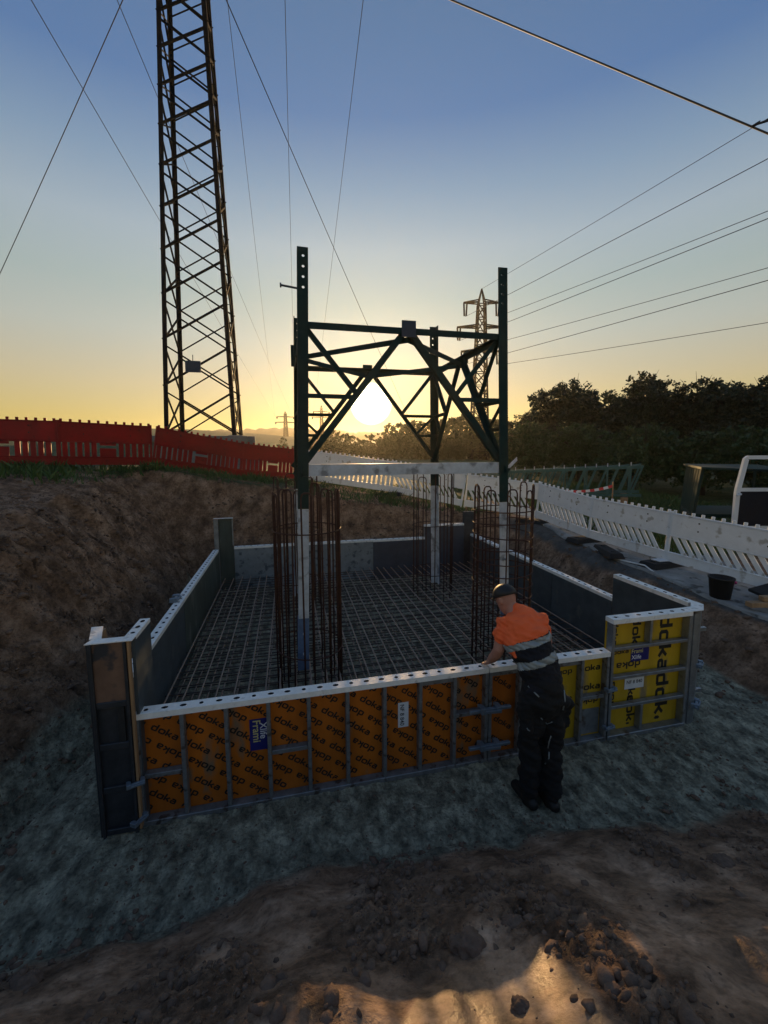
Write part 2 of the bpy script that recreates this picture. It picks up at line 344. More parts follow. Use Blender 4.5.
mm = n.new('ShaderNodeMix'); mm.data_type = 'RGBA'; mm.blend_type = 'MULTIPLY'; mm.inputs[0].default_value = .8; l(soil, mm.inputs[6]); l(soil2, mm.inputs[7]); soil = mm.outputs[2]
mps = n.new('ShaderNodeMapping'); mps.inputs['Scale'].default_value = (1.6, 5.0, 1.6); mps.inputs['Rotation'].default_value = (0, 0, .5); l(tc, mps.inputs[0])
stk_ = ramp_node(noise_node(1.3, 6, .6, mps.outputs[0]), [(.35, (.55, .53, .5)), (.65, (1.2, 1.2, 1.2))]); m2_ = n.new('ShaderNodeMix'); m2_.data_type = 'RGBA'; m2_.blend_type = 'MULTIPLY'; m2_.inputs[0].default_value = .8; l(soil, m2_.inputs[6]); l(stk_, m2_.inputs[7]); soil = m2_.outputs[2]
mpg = n.new('ShaderNodeMapping'); mpg.inputs['Scale'].default_value = (1.7, 1.0, 1.2); mpg.inputs['Rotation'].default_value = (0, 0, .35); l(tc, mpg.inputs[0])
g1 = ramp_node(noise_node(5.5, 9, .66, mpg.outputs[0]), [(.36, (.16, .15, .108)), (.5, (.39, .365, .262)), (.64, (.72, .675, .49))])
g2 = ramp_node(noise_node(34, 5, .6, tc), [(.36, (.42, .42, .42)), (.54, (1, 1, 1))])
mg = n.new('ShaderNodeMix'); mg.data_type = 'RGBA'; mg.blend_type = 'MULTIPLY'; mg.inputs[0].default_value = .75; l(g1, mg.inputs[6]); l(g2, mg.inputs[7])
gra = ramp_node(noise_node(1.4, 8, .7, tc), [(.3, (.020, .035, .010)), (.55, (.045, .075, .018)), (.75, (.09, .09, .04))])
pth = ramp_node(noise_node(5, 9, .7, tc), [(.3, (.07, .07, .068)), (.55, (.13, .13, .125)), (.75, (.20, .20, .19))])
def attr(nm):
    q = n.new('ShaderNodeAttribute'); q.attribute_name = nm; return q.outputs['Fac']
c = mixc(attr('grassy'), soil, gra); c = mixc(attr('path'), c, pth); c = mixc(attr('grey'), c, mg.outputs[2]); l(c, b.inputs['Base Color'])
rr = n.new('ShaderNodeMapRange'); l(noise_node(6, 6, .6, tc), rr.inputs[0]); rr.inputs[1].default_value = .35; rr.inputs[2].default_value = .65; rr.inputs[3].default_value = .62; rr.inputs[4].default_value = .95
wm = n.new('ShaderNodeMix'); wm.data_type = 'FLOAT'; l(attr('wet'), wm.inputs[0]); l(rr.outputs[0], wm.inputs[2]); wm.inputs[3].default_value = .34; l(wm.outputs[0], b.inputs['Roughness'])
b.inputs['Specular IOR Level'].default_value = .35
bp = n.new('ShaderNodeBump'); bp.inputs['Distance'].default_value = .05
bs_ = n.new('ShaderNodeMapRange'); l(attr('wet'), bs_.inputs[0]); bs_.inputs[3].default_value = 1.0; bs_.inputs[4].default_value = .22; l(bs_.outputs[0], bp.inputs['Strength'])
ad = n.new('ShaderNodeMath'); ad.operation = 'ADD'; l(noise_node(60, 6, .65, tc), ad.inputs[0]); l(noise_node(11, 6, .6, tc), ad.inputs[1]); l(ad.outputs[0], bp.inputs['Height']); l(bp.outputs[0], b.inputs['Normal'])
gme = np_mesh('ground', np.stack([GX, GY, gz_], -1).reshape(-1, 3), fc, gmat, True)
for nm, a in (('grey', grey), ('grassy', gr), ('path', pathm), ('wet', wet)):
    at_ = gme.attributes.new(nm, 'FLOAT', 'POINT'); at_.data.foreach_set('value', np.clip(a, 0, 1).astype(np.float32).ravel())
tag(link('ground', gme), kind='structure')

# path slab along the right barriers, with a broken edge above the cut
def path_slab():
    ys_ = np.linspace(1.5, 11.2, 195); le = np.interp(ys_, [1.5, 3.96, 7.15, 10.4, 11.2], [5.95, 6.03, 6.17, 6.30, 6.35])+.05*fbm(ys_*2.2, ys_*0, 91, 4); ks = np.linspace(0, 1, 24)
    X = le[:, None]+(8.15+.25*fbm(ys_*.8, ys_*0+4, 92, 3)-le)[:, None]*ks[None]; Y = np.repeat(ys_[:, None], 24, 1); Z = outer(X, Y)+.035+.012*fbm(X*3, Y*3, 93, 4)
    top = np.stack([X, Y, Z], -1); low = top.copy(); low[..., 2] -= .10; v = np.concatenate([top.reshape(-1, 3), low[:, 0], low[:, -1]])
    n0 = len(ys_)*24; i = np.arange(n0).reshape(-1, 24); f = [np.stack([i[:-1, :-1], i[:-1, 1:], i[1:, 1:], i[1:, :-1]], -1).reshape(-1, 4)]
    a = np.arange(len(ys_)-1); f.append(np.stack([i[:-1, 0], i[1:, 0], n0+a+1, n0+a], -1)); f.append(np.stack([i[1:, -1], i[:-1, -1], n0+len(ys_)+a, n0+len(ys_)+a+1], -1))
    return np_mesh('path', v, np.concatenate(f), M['pathmat'], False)
M['pathmat'] = mat('worn_grey_path', (.27, .265, .25), .85, 0, .3, 3, .35, 40, spots=((.07, .068, .062), 5, .56))
tag(link('path', path_slab()), kind='structure')

# low wooded ridge on the horizon
def ridge():
    a = np.radians(np.linspace(-75, 75, 400)); rad = 620
    top = 34+10*fbm(a*4, a*0, 81, 4)+3.0*fbm(a*70, a*0+3, 83, 3)-20*sm((a-.0)/.6)
    v = []; 
    for k, (rr_, hh) in enumerate(((rad, -5*np.ones_like(a)), (rad+20, top*.75), (rad+60, top), (rad+300, -5*np.ones_like(a)))):
        v.append(np.stack([np.sin(a)*rr_, np.cos(a)*rr_, hh], -1))
    v = np.stack(v); i = np.arange(4*400).reshape(4, 400)
    f = np.stack([i[:-1, :-1], i[:-1, 1:], i[1:, 1:], i[1:, :-1]], -1).reshape(-1, 4)
    return np_mesh('hills', v.reshape(-1, 3), f, M['forestleaf'], True)
tag(link('hills', ridge()), kind='structure')

# ------------------------------------------------------------------ formwork panels
def holed_rail(mb, L, d, h, z, cell=.13, r=.017):
    n_ = max(1, int(round(L/cell))); c_ = L/n_
    for i in range(n_):
        x0, x1 = i*c_, (i+1)*c_; xm = (x0+x1)/2; ym = d*.52
        rect = [(x1, ym), (x1, d), (xm, d), (x0, d), (x0, ym), (x0, 0), (xm, 0), (x1, 0)]
        rx = r*(1.5 if i % 3 else 1.0)
        cir = [(xm+rx*math.cos(k*math.pi/4), ym+r*math.sin(k*math.pi/4)) for k in range(8)]
        v = [(x, y, z) for x, y in rect]+[(x, y, z) for x, y in cir]+[(x, y, z-h+.004) for x, y in cir]
        mb.add(v, [(k, (k+1) % 8, 8+(k+1) % 8, 8+k) for k in range(8)])
        mb.cur = 1; mb.add(v[8:], [(k, (k+1) % 8, 8+(k+1) % 8, 8+k) for k in range(8)]+[tuple(range(8, 16))]); mb.cur = 0  # hole walls and floor coloured black for the shade inside the hollow rail
    v = [(0, 0, z), (L, 0, z), (L, d, z), (0, d, z), (0, 0, z-h), (L, 0, z-h), (L, d, z-h), (0, d, z-h)]
    mb.add(v, [(0, 4, 5, 1), (1, 5, 6, 2), (2, 6, 7, 3), (3, 7, 4, 0), (4, 7, 6, 5)])
def panel(label, O, rz, L, h, ply, ribs=(), struts=(), hribs=(), depth=.10, railm='rail', ribm='rib', group=None, z0=0.0, name='shuttering_form'):
    t_ = thing(name, label, 'formwork', (O[0], O[1], z0), rz, group)
    mb = MB(); holed_rail(mb, L, depth, .045, h); mb.build('top_rail', [M[railm], M['rubber']], t_)
    mb = MB(); mb.box((0, 0, 0), (L, depth-.024, .045)); bevel(mb.build('bottom_rail', M[ribm], t_), .004)
    for x in (0, L-.03):
        mb = MB(); mb.box((x, .002, .046), (x+.03, depth-.024, h-.046)); bevel(mb.build('end_rail', M[ribm], t_), .004)
    mb = MB(); mb.box((.003, depth-.022, .003), (L-.003, depth, h-.0465)); sheet = mb.build('sheet', ply, t_)
    xs_ = sorted(ribs)
    if xs_:
        mb = MB(); mb.box((-.015, .004, .0465), (.015, depth-.0235, h-.0465)); me = mb.mesh('rib', M[ribm])
        for x in xs_: bevel(link('rib', me, t_, (x, 0, 0)), .003)
    for x0, x1, z in struts:
        mb = MB(); mb.box((x0, .016, z-.018), (x1, depth-.026, z+.018)); bevel(mb.build('strut', M[ribm], t_), .003)
    for x0, x1, z0_, z1_ in hribs:
        mb = MB(); mb.bar((x0, .035, z0_), (x1, .035, z1_), .055, .032, (0, 0, 1)); bevel(mb.build('cross_rib', M[ribm], t_), .003)
    return t_, sheet
# the maker's lettering, drawn as flat strokes
def ribbon(mb, pts, w, z):
    P = [Vector((p[0], p[1])) for p in pts]; n_ = len(P); closed = (P[0]-P[-1]).length < 1e-6
    if closed: P = P[:-1]; n_ -= 1
    Lf, Rt = [], []
    for i in range(n_):
        a = P[i-1] if (i > 0 or closed) else None; c_ = P[(i+1) % n_] if (i < n_-1 or closed) else None
        d0 = (P[i]-a).normalized() if a is not None else None; d1 = (c_-P[i]).normalized() if c_ is not None else None
        if d0 is None: d0 = d1
        if d1 is None: d1 = d0
        n0 = Vector((-d0.y, d0.x)); n1 = Vector((-d1.y, d1.x)); m_ = (n0+n1).normalized(); k = w/2/max(.4, m_.dot(n0))
        Lf.append(P[i]+m_*k); Rt.append(P[i]-m_*k)
    v = [(p.x, p.y, z) for p in Lf]+[(p.x, p.y, z) for p in Rt]; e = n_ if closed else n_-1
    mb.add(v, [(n_+i, n_+(i+1) % n_, (i+1) % n_, i) for i in range(e)])
def rrect(x0, y0, x1, y1, r=.09):
    return [(x0+r, y0), (x1-r, y0), (x1, y0+r), (x1, y1-r), (x1-r, y1), (x0+r, y1), (x0, y1-r), (x0, y0+r), (x0+r, y0)]
def doka_word():
    mb = MB(); w = .195
    ribbon(mb, [(.55, .05), (.15, .05), (.06, .14), (.06, .50), (.15, .59), (.55, .59)], w, 0); ribbon(mb, [(.55, 0), (.55, .98)], w, .004)
    ribbon(mb, rrect(.86, .05, 1.40, .59), w, 0)
    ribbon(mb, [(1.66, 0), (1.66, .98)], w, .004); ribbon(mb, [(1.70, .32), (1.86, .32), (2.14, .62)], w, 0); ribbon(mb, [(1.86, .30), (2.16, .02)], w, .008)
    ribbon(mb, [(2.82, .05), (2.45, .05), (2.38, .12), (2.38, .28), (2.45, .35), (2.82, .35)], w*.9, 0); ribbon(mb, [(2.40, .60), (2.74, .60), (2.83, .50), (2.83, 0)], w, .004)
    return np.array(mb.v), mb.f
DW, DF = doka_word(); DW = (DW-np.array([1.44, .4, 0]))*np.array([1, .78, 1])
WORDME = {}
def place_words(parent, placements, y, lim, z_l, name='printed_word'):
    """placements: (x, z, angle, letter size); each word lies on the outer face of the sheet at local depth y"""
    for x, z, a, s in placements:
        ca, sa = math.cos(a), math.sin(a); q = DW*s
        X = x+q[:, 0]*ca-q[:, 1]*sa; Z = z+q[:, 0]*sa+q[:, 1]*ca
        if X.max() < lim[0] or X.min() > lim[1] or Z.max() < z_l[0] or Z.min() > z_l[1]: continue
        ok = (X > lim[0]) & (X < lim[1]) & (Z > z_l[0]) & (Z < z_l[1])
        keep = [f for f in DF if all(ok[i] for i in f)]      # a word that runs off the sheet is cut
        if not keep: continue
        key = (round(s, 4), len(keep) == len(DF))
        if len(keep) == len(DF) and key in WORDME: me = WORDME[key]
        else:
            mb = MB(); used = sorted({i for f in keep for i in f}); mp_ = {i: k for k, i in enumerate(used)}
            mb.add([(q[i, 0], -q[i, 2]*.05, q[i, 1]) for i in used], [tuple(mp_[i] for i in f) for f in keep]); me = mb.mesh(name, M['print'])
            if key[1]: WORDME[key] = me
        o = link(name, me, parent, (x, y-.0012, z)); o.rotation_euler = (0, -a, 0)
def text_part(parent, body, size, x, z, ang, y, m, name='lettering'):
    cu = bpy.data.curves.new('txt', 'FONT'); cu.body = body; cu.size = size; cu.align_x = 'CENTER'; cu.align_y = 'CENTER'; cu.offset = size*.012
    ob = bpy.data.objects.new('txt', cu); COL.objects.link(ob)
    dg = bpy.context.evaluated_depsgraph_get(); me = bpy.data.meshes.new_from_object(ob.evaluated_get(dg))
    bpy.data.objects.remove(ob); me.name = name; me.materials.clear(); me.materials.append(m)
    ca, sa = math.cos(ang), math.sin(ang)
    for v in me.vertices:
        a, c_ = v.co.x, v.co.y; v.co = (x+a*ca-c_*sa, y, z+a*sa+c_*ca)
    return link(name, me, parent)

Y0, FH = 3.228, .92
# long orange front panel
f1, sh = panel('long orange front formwork panel with nine ribbed fields left of the worker', (-1.160, Y0), 0, 2.864, FH, M['orange'],
               ribs=[.318*i for i in range(1, 9)], struts=[(.032, .302, .40), (.970, 1.256, .43), (2.562, 2.832, .50), (2.242, 2.528, .845)])
pl = []; a0 = R(-35)
for r_ in range(-16, 18):
    for k in range(-3, 18):
        u = k*.272+(.136 if r_ % 2 else 0)+.02*math.sin(r_*5.1); v_ = r_*.116
        pl.append((.3+u*math.cos(a0)-v_*math.sin(a0), .9+u*math.sin(a0)+v_*math.cos(a0), a0+(math.pi if r_ % 2 else 0), .074))
place_words(sh, pl, .078, (.02, 2.84), (.05, .87))
lb = MB(); lb.box((.80, .0735, .435), (.935, .0765, .705)); lb = lb.build('label_plate', M['bluelabel'], f1); lb['label'] = 'dark blue label with pale yellow and white lettering'
text_part(lb, 'Frami', .085, .852, .60, R(-90), .0725, M['yellowink']); text_part(lb, 'Xlife', .075, .905, .60, R(-90), .0725, M['whiteink'])
lb = MB(); lb.box((2.04, .0735, .435), (2.135, .0765, .665)); lb = lb.build('label_plate', M['whitelabel'], f1); lb['label'] = 'white tag with a row of black characters'
text_part(lb, 'NF 8 840', .052, 2.075, .55, R(-90), .0725, M['print'])
# narrow orange form and yellow form behind the worker
f2, sh = panel('narrow orange front form between the clamps and the worker', (1.712, Y0), 0, .330, FH, M['orange'], struts=[(.032, .298, .845)])
place_words(sh, [(.17, .72, R(-35), .07), (.15, .52, R(145), .07), (.18, .32, R(-35), .07), (.15, .14, R(145), .07)], .078, (.02, .31), (.05, .87))
f2, sh = panel('short yellow front form right of the worker with a grey patch', (2.046, Y0), 0, .934, FH, M['yellow'],
               ribs=[.31, .635], struts=[(.326, .62, .845), (.65, .90, .47)])
place_words(sh, [(.47, .46, 0, .075), (.47, .20, R(180), .075), (.77, .74, 0, .08), (.77, .545, 0, .085), (.77, .40, R(180), .075), (.15, .7, R(-35), .07), (.16, .35, R(145), .07), (.47, .73, R(180), .07)], .078, (.02, .915), (.05, .87))
mb = MB(); mb.box((.655, .0715, .06), (.895, .0745, .32)); mb.build('patch_plate', M['steel'], f2)['label'] = 'grey patch plate low on the form'
# tall yellow panel at the right corner
f3, sh = panel('tall yellow formwork panel with three cross ribs at the right front corner', (2.992, Y0-.004), 0, .935, 1.24, M['yellow'], depth=.11,
               ribs=[], hribs=[(.031, .904, .335, .335), (.031, .904, .635, .635), (.031, .904, .935, .935)], railm='rail', ribm='steel')
for x_, z_0, z_1 in ((.455, .955, 1.193), (.40, .047, .315)):
    mb = MB(); mb.box((x_-.014, .012, z_0), (x_+.014, .084, z_1)); bevel(mb.build('stiffener', M['steel'], f3), .003)
place_words(sh, [(.70, .90, R(-90), .20), (.70, .28, R(-90), .20), (.345, 1.02, R(-90), .125), (.33, .20, R(-90), .125), (.10, 1.06, R(-90), .08), (.10, .42, R(90), .09), (.18, .86, 0, .062), (.28, .715, R(180), .095), (.33, .47, R(-90), .11)], .088, (.03, .91), (.05, 1.19))
lb = MB(); lb.box((.30, .0835, .745), (.515, .0865, .885)); lb = lb.build('label_plate', M['bluelabel'], f3); lb['label'] = 'blue label with pale yellow and white lettering'
text_part(lb, 'Frami', .062, .372, .848, 0, .0825, M['yellowink']); text_part(lb, 'Xlife', .062, .366, .785, 0, .0825, M['whiteink'])
lb = MB(); lb.box((.245, .0835, .455), (.475, .0865, .575)); lb = lb.build('label_plate', M['whitelabel'], f3); lb['label'] = 'white tag with a row of black characters'
text_part(lb, 'NF 8 840', .05, .36, .525, 0, .0825, M['print'])
# right corner post
t_ = thing('corner_post', 'grey steel corner post joining the tall yellow panel to the right side', 'corner post', (3.93, Y0-.004, 0))
mb = MB(); mb.box((0, .03, .0), (.045, .11, 1.235)); bevel(mb.build('flange', M['steel'], t_), .004)
mb = MB(); mb.prism([(.046, .02), (.12, .02), (.268, .13), (.268, .20), (.21, .20), (.10, .11), (.046, .11)], (0, 0, 0), (0, 0, 1.232), (1, 0, 0), (0, 1, 0)); bevel(mb.build('upright', M['steel'], t_), .004)
mb = MB(); mb.prism([(.0, .0), (.125, .0), (.275, .125), (.275, .205), (.20, .205), (.09, .11), (.0, .11)], (0, 0, 1.2365), (0, 0, 1.2425), (1, 0, 0), (0, 1, 0)); mb.build('top_cap', M['rail'], t_)
for z in (.98, .30):
    mb = MB(); mb.box((.16, .10, z-.02), (.31, .135, z+.02)); bevel(mb.build('tie_bracket', M['steel'], t_), .004)
# right side
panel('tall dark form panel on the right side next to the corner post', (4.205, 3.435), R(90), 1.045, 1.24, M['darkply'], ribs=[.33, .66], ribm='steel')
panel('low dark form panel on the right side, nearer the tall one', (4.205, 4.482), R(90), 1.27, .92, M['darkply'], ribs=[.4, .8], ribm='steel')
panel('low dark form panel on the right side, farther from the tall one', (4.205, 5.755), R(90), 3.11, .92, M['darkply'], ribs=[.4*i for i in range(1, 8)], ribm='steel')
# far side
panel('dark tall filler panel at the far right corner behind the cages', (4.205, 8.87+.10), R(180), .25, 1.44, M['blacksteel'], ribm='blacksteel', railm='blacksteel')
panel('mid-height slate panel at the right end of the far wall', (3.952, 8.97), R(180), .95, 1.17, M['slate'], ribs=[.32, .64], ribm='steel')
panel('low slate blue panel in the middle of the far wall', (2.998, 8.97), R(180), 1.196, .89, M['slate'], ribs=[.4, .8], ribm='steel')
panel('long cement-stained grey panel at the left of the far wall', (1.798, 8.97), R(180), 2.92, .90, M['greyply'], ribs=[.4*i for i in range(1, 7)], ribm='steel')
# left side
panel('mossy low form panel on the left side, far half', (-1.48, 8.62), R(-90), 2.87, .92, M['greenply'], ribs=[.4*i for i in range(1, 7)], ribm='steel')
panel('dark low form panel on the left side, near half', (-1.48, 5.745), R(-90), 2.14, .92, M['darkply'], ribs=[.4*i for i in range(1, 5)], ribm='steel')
# tall corner column near left
t_ = thing('corner_column', 'tall brown and dark steel corner column at the near left corner', 'corner column', (-1.405, 3.2, 0))
mb = MB(); mb.box((.0, .0, 1.06), (.238, .022, 1.505)); bevel(mb.build('upper_plate', M['brownsteel'], t_), .003)
mb = MB(); mb.box((.0, .012, .03), (.238, .034, 1.058)); bevel(mb.build('lower_plate', M['blacksteel'], t_), .003)
for z in (1.02, .70, .36, .02):
    mb = MB(); mb.box((.022, -.012, z), (.216, .011, z+.045)); bevel(mb.build('cross_bar', M['blacksteel'], t_), .003)
mb = MB(); mb.box((.15, -.006, .745), (.195, .0115, 1.018)); mb.build('slot_cover', M['rubber'], t_)
for x in (0, .218):
    mb = MB(); mb.box((x, -.02, 0), (x+.02, -.0005, 1.505)); bevel(mb.build('side_rail', M['blacksteel'], t_), .003)
mb = MB(); mb.box((.243, -.012, .03), (.259, .030, 1.51)); bevel(mb.build('timber_strip', M['wood'], t_), .003)
mb = MB(); mb.box((.262, .031, .0), (.283, .385, 1.505)); mb.build('inner_face', M['darkply'], t_)
mb = MB(); mb.box((-.02, .0, .0), (-.001, .30, 1.50)); mb.build('outer_flange', M['blacksteel'], t_)
mb = MB(); mb.prism([(-.02, -.02), (.285, -.02), (.285, .06), (.0, .06)], (0, 0, 1.5115), (0, 0, 1.5175), (1, 0, 0), (0, 1, 0)); mb.build('front_cap', M['rail'], t_)
mb = MB()
sub = MB(); holed_rail(sub, .325, .075, .03, 0, .11); mb.add([(.285-.075+(.075-y), .062+x, z+1.518) for x, y, z in sub.v], sub.f); mb.mi = list(sub.mi); mb.build('side_cap', [M['rail'], M['rubber']], t_)
mb = MB(); mb.prism([(-.02, .062), (.06, .062), (-.02, .30), (-.10, .30)], (0, 0, 1.5115), (0, 0, 1.5175), (1, 0, 0), (0, 1, 0)); mb.build('rear_cap', M['rail'], t_)
# far left column
t_ = thing('corner_column', 'dark green-black corner column standing at the far left corner', 'corner column', (-1.47, 8.63, 0))
mb = MB(); mb.box((.07, .24, 0), (.345, .27, 1.50)); mb.build('face_plate', M['greenply'], t_)
mb = MB(); mb.box((-.02, .20, 0), (.068, .265, 1.48)); bevel(mb.build('side_rail', M['steel'], t_), .004)
mb = MB(); mb.box((.325, .225, .92), (.349, .2395, 1.497)); bevel(mb.build('edge_strip', M['steel'], t_), .002)
mb = MB(); mb.box((-.02, .195, 1.503), (.35, .275, 1.51)); mb.build('top_cap', M['rail'], t_)

# clamps
def clamp(label, loc, rz=0, L=.30, sc=1.0):
    t_ = thing('formwork_clamp', label, 'clamp', loc, rz, 'clamps joining the formwork panels'); t_.scale = (sc,)*3
    mb = MB(); mb.box((-L/2, -.045, -.014), (L/2, -.012, .014)); bevel(mb.build('bar', M['clamp'], t_), .004)
    for s in (-1, 1):
        mb = MB(); mb.prism([(0, -.06), (.05, -.06), (.05, .012), (.028, .03), (.0, .03)], (s*.075-.025, 0, -.028), (s*.075-.025, 0, .028), (1, 0, 0), (0, 1, 0)); bevel(mb.build('jaw', M['clamp'], t_), .004)
    mb = MB(); mb.prism([(-.06, -.062), (.09, -.075), (.09, -.05), (-.06, -.047)], (0, 0, -.022), (0, 0, .006), (1, 0, 0), (0, 1, 0)); bevel(mb.build('wedge', M['clamp'], t_), .003)
    return t_
clamp('upper zinc clamp across the joint left of the worker', (1.708, Y0-.002, .55), 0, .40)
clamp('lower zinc clamp across the joint left of the worker', (1.708, Y0-.002, .20), 0, .40)
clamp('upper clamp between the near left column and the orange panel', (-1.165, 3.185, .42), R(20), .20, .6)
clamp('lower clamp between the near left column and the orange panel', (-1.165, 3.185, .12), R(60), .20, .6)
clamp('upper clamp at the left edge of the tall yellow panel', (2.985, Y0-.004, .55), R(10), .2, .6)
clamp('lower clamp at the left edge of the tall yellow panel', (2.985, Y0-.004, .16), R(10), .2, .6)
clamp('upper clamp on the right corner post', (4.10, Y0+.05, .64), R(38), .26, .7)
clamp('lower clamp on the right corner post', (4.04, Y0+.01, .24), R(38), .26, .8)
t_ = clamp('clamp sitting on the left side rail at the panel joint', (-1.50, 5.745, .95), R(90), .16)

# ------------------------------------------------------------------ reinforcement
mb = MB(); mb.tube([(0, 0, 0), (0, 5.36, 0)], .010, 6); long_me = mb.mesh('bar', M['matbar'])
mb = MB(); mb.tube([(0, 0, 0), (5.40, 0, 0)], .0085, 6); cross_me = mb.mesh('bar', M['crossbar'])
for zz, lab in ((.285, 'upper reinforcing mat of crossing bars filling the formwork'), (.085, 'lower reinforcing mat close to the grey floor inside the formwork')):
    t_ = thing('reinforcing_mat', lab, 'rebar mat', (-1.33, 3.42, zz))
    n_b = 33; st_ = 5.296/(n_b-1)
    for i in range(n_b):
        o = link('bar', long_me, t_, (.03+i*st_+random.uniform(-.012, .012), random.uniform(-.03, .03), random.uniform(0, .004))); o.rotation_euler = (random.uniform(-.002, .002), 0, random.uniform(-.003, .003))
    for i in range(n_b):
        o = link('bar', cross_me, t_, (random.uniform(-.02, .02), .03+i*st_*.985+random.uniform(-.012, .012), -.018)); o.rotation_euler = (0, random.uniform(-.002, .002), random.uniform(-.003, .003))
    for i in range(12):     # tie-bar chairs that carry the mat
        x, y = .3+(i % 4)*1.6, .5+(i//4)*2.0
        mb = MB(); mb.tube([(x, y, -zz+.02), (x, y, -.02), (x+.14, y, -.02), (x+.14, y, -zz+.02)], .006, 5); mb.build('support', M['matbar'], t_)

def cage(label, cx, cy, rad, ztop, nb, hoops, off=0):
    t_ = thing('rebar_cage', label, 'rebar cage', (cx, cy, .06), 0, None)
    for i in range(nb//2):      # hairpins: two uprights joined at the top
        a = off+2*math.pi*i/(nb//2); da = math.pi/nb*random.uniform(.8, 1.05)
        zt = ztop+random.uniform(-.05, .05); p = []
        for s in (-1, 1):
            q = a+s*da/1.0; p.append((rad*math.cos(q), rad*math.sin(q)))
        (x0, y0), (x1, y1) = p; d = .05
        j = [random.uniform(-.012, .012) for _ in range(4)]
        mb = MB(); mb.tube([(x0+j[0], y0+j[1], 0), (x0, y0, zt-d), (x0+(x1-x0)*.12, y0+(y1-y0)*.12, zt-.012), (x0+(x1-x0)*.3, y0+(y1-y0)*.3, zt), (x0+(x1-x0)*.7, y0+(y1-y0)*.7, zt), (x0+(x1-x0)*.88, y0+(y1-y0)*.88, zt-.012), (x1, y1, zt-d), (x1+j[2], y1+j[3], 0)], .0095, 6)
        mb.build('upright', M['rebar'], t_, True)
    for z in hoops:
        tx, ty = random.uniform(-.02, .02), random.uniform(-.02, .02)
        mb = MB(); mb.tube([((rad+.014)*math.cos(k*math.pi/14), (rad+.014)*math.sin(k*math.pi/14), z+tx*math.cos(k*math.pi/14)+ty*math.sin(k*math.pi/14)) for k in range(29)], .0075, 5); mb.build('hoop', M['rebar'], t_, True)
BX, BY, HS = 1.418, 6.10, 1.345
def leg_at(sx, sy, z): k = HS-.022*(z-.9); return Vector((BX+sx*k, BY+sy*k, z))
cage('rusty rebar cage around the near left leg of the green frame', BX-HS+.12, BY-HS, .37, 2.36, 22, [1.92, .55], .1)
cage('ringed rusty rebar cage around the near right leg of the green frame', BX+HS-.11, BY-HS, .36, 2.34, 18, [.35+.155*i for i in range(12)], .3)
cage('rusty rebar cage around the far right leg of the green frame', BX+HS-.08, BY+HS, .38, 2.36, 14, [.5, 1.4], .2)
cage('rusty rebar cage around the far left leg of the green frame', BX-HS+.05, BY+HS, .38, 2.36, 14, [.5, 1.4], .0)

# ------------------------------------------------------------------ green pylon base frame
pf = thing('pylon_base_frame', 'green and galvanised lattice frame of four legs standing inside the formwork', 'steel frame', (BX, BY, 0))
def P_(v): return (v[0]-BX, v[1]-BY, v[2])
LT = 5.06
for sx in (-1, 1):
    for sy in (-1, 1):
        u = (-sx, 0, 0); w = (0, -sy, 0)
        for nm, z0, z1, m_ in (('leg_upper', 2.20, LT-.50, 'green'), ('leg_lower', .30, 2.198, 'galv')):
            mb = MB(); mb.angle(P_(leg_at(sx, sy, z0)), P_(leg_at(sx, sy, z1)), .12, .013, u, w); mb.build(nm, M[m_], pf)
        # spliced plate, wrap and bolts near the foot
        mb = MB(); q0 = leg_at(sx, sy, .30); q1 = leg_at(sx, sy, .92); o_ = Vector((sx*.003, sy*.003, 0)); mb.angle(P_(q0+o_*3), P_(q1+o_*3), .128, .008, u, w); mb.build('blue_wrap', M['blue'], pf)
        for k in range(5):
            q = leg_at(sx, sy, .5+k*.24); mb = MB(); mb.tube([P_(q+Vector((-sx*.06, sy*.030, 0))), P_(q+Vector((-sx*.06, -sy*.03, 0)))], .014, 6); mb.build('bolt', M['galv'], pf)
        # bolt holes at the head of the leg, bright discs are the sky seen through: modelled as drilled tabs
def drilled(mb, p0, p1, wd, t, u, w, holes, r):      # flange along u, thickness along w, with through holes
    p0 = Vector(p0); p1 = Vector(p1); d = (p1-p0); L = d.length; d.normalize(); u = Vector(u); u = (u-d*u.dot(d)).normalized(); w = Vector(w); w = (w-d*w.dot(d)-u*w.dot(u)).normalized()
    cuts = [0]+[(a+b_)/2 for a, b_ in zip(holes[:-1], holes[1:])]+[L]
    for hc, x0, x1 in zip(holes, cuts[:-1], cuts[1:]):
        m_ = wd*.55; rect = [(x1, m_), (x1, wd), (hc, wd), (x0, wd), (x0, m_), (x0, 0), (hc, 0), (x1, 0)]; cir = [(hc+r*math.cos(k*math.pi/4), m_+r*math.sin(k*math.pi/4)) for k in range(8)]
        v = [p0+d*a+u*b_+w*tt for tt in (0, t) for a, b_ in rect]+[p0+d*a+u*b_+w*tt for tt in (0, t) for a, b_ in cir]
        f = []
        for k in range(8):
            j = (k+1) % 8; f += [(k, j, 16+j, 16+k), (8+j, 8+k, 24+k, 24+j), (16+k, 16+j, 24+j, 24+k)]
            if not ((k in (7, 0) and x1 < L-1e-6) or (k in (3, 4) and x0 > 1e-6)): f.append((j, k, 8+k, 8+j))
        mb.add(v, f)
for sx in (-1, 1):
    for sy in (-1, 1):
        q0, q1 = P_(leg_at(sx, sy, LT-.499)), P_(leg_at(sx, sy, LT)); hs = [.08, .19, .30, .41]
        mb = MB(); drilled(mb, q0, q1, .12, .013, (-sx, 0, 0), (0, -sy, 0), hs, .016); drilled(mb, Vector(q0)+Vector((0, -sy*.0132, 0)), Vector(q1)+Vector((0, -sy*.0132, 0)), .106, .013, (0, -sy, 0), (-sx, 0, 0), hs, .016)
        mb.build('drilled_head', M['green'], pf)
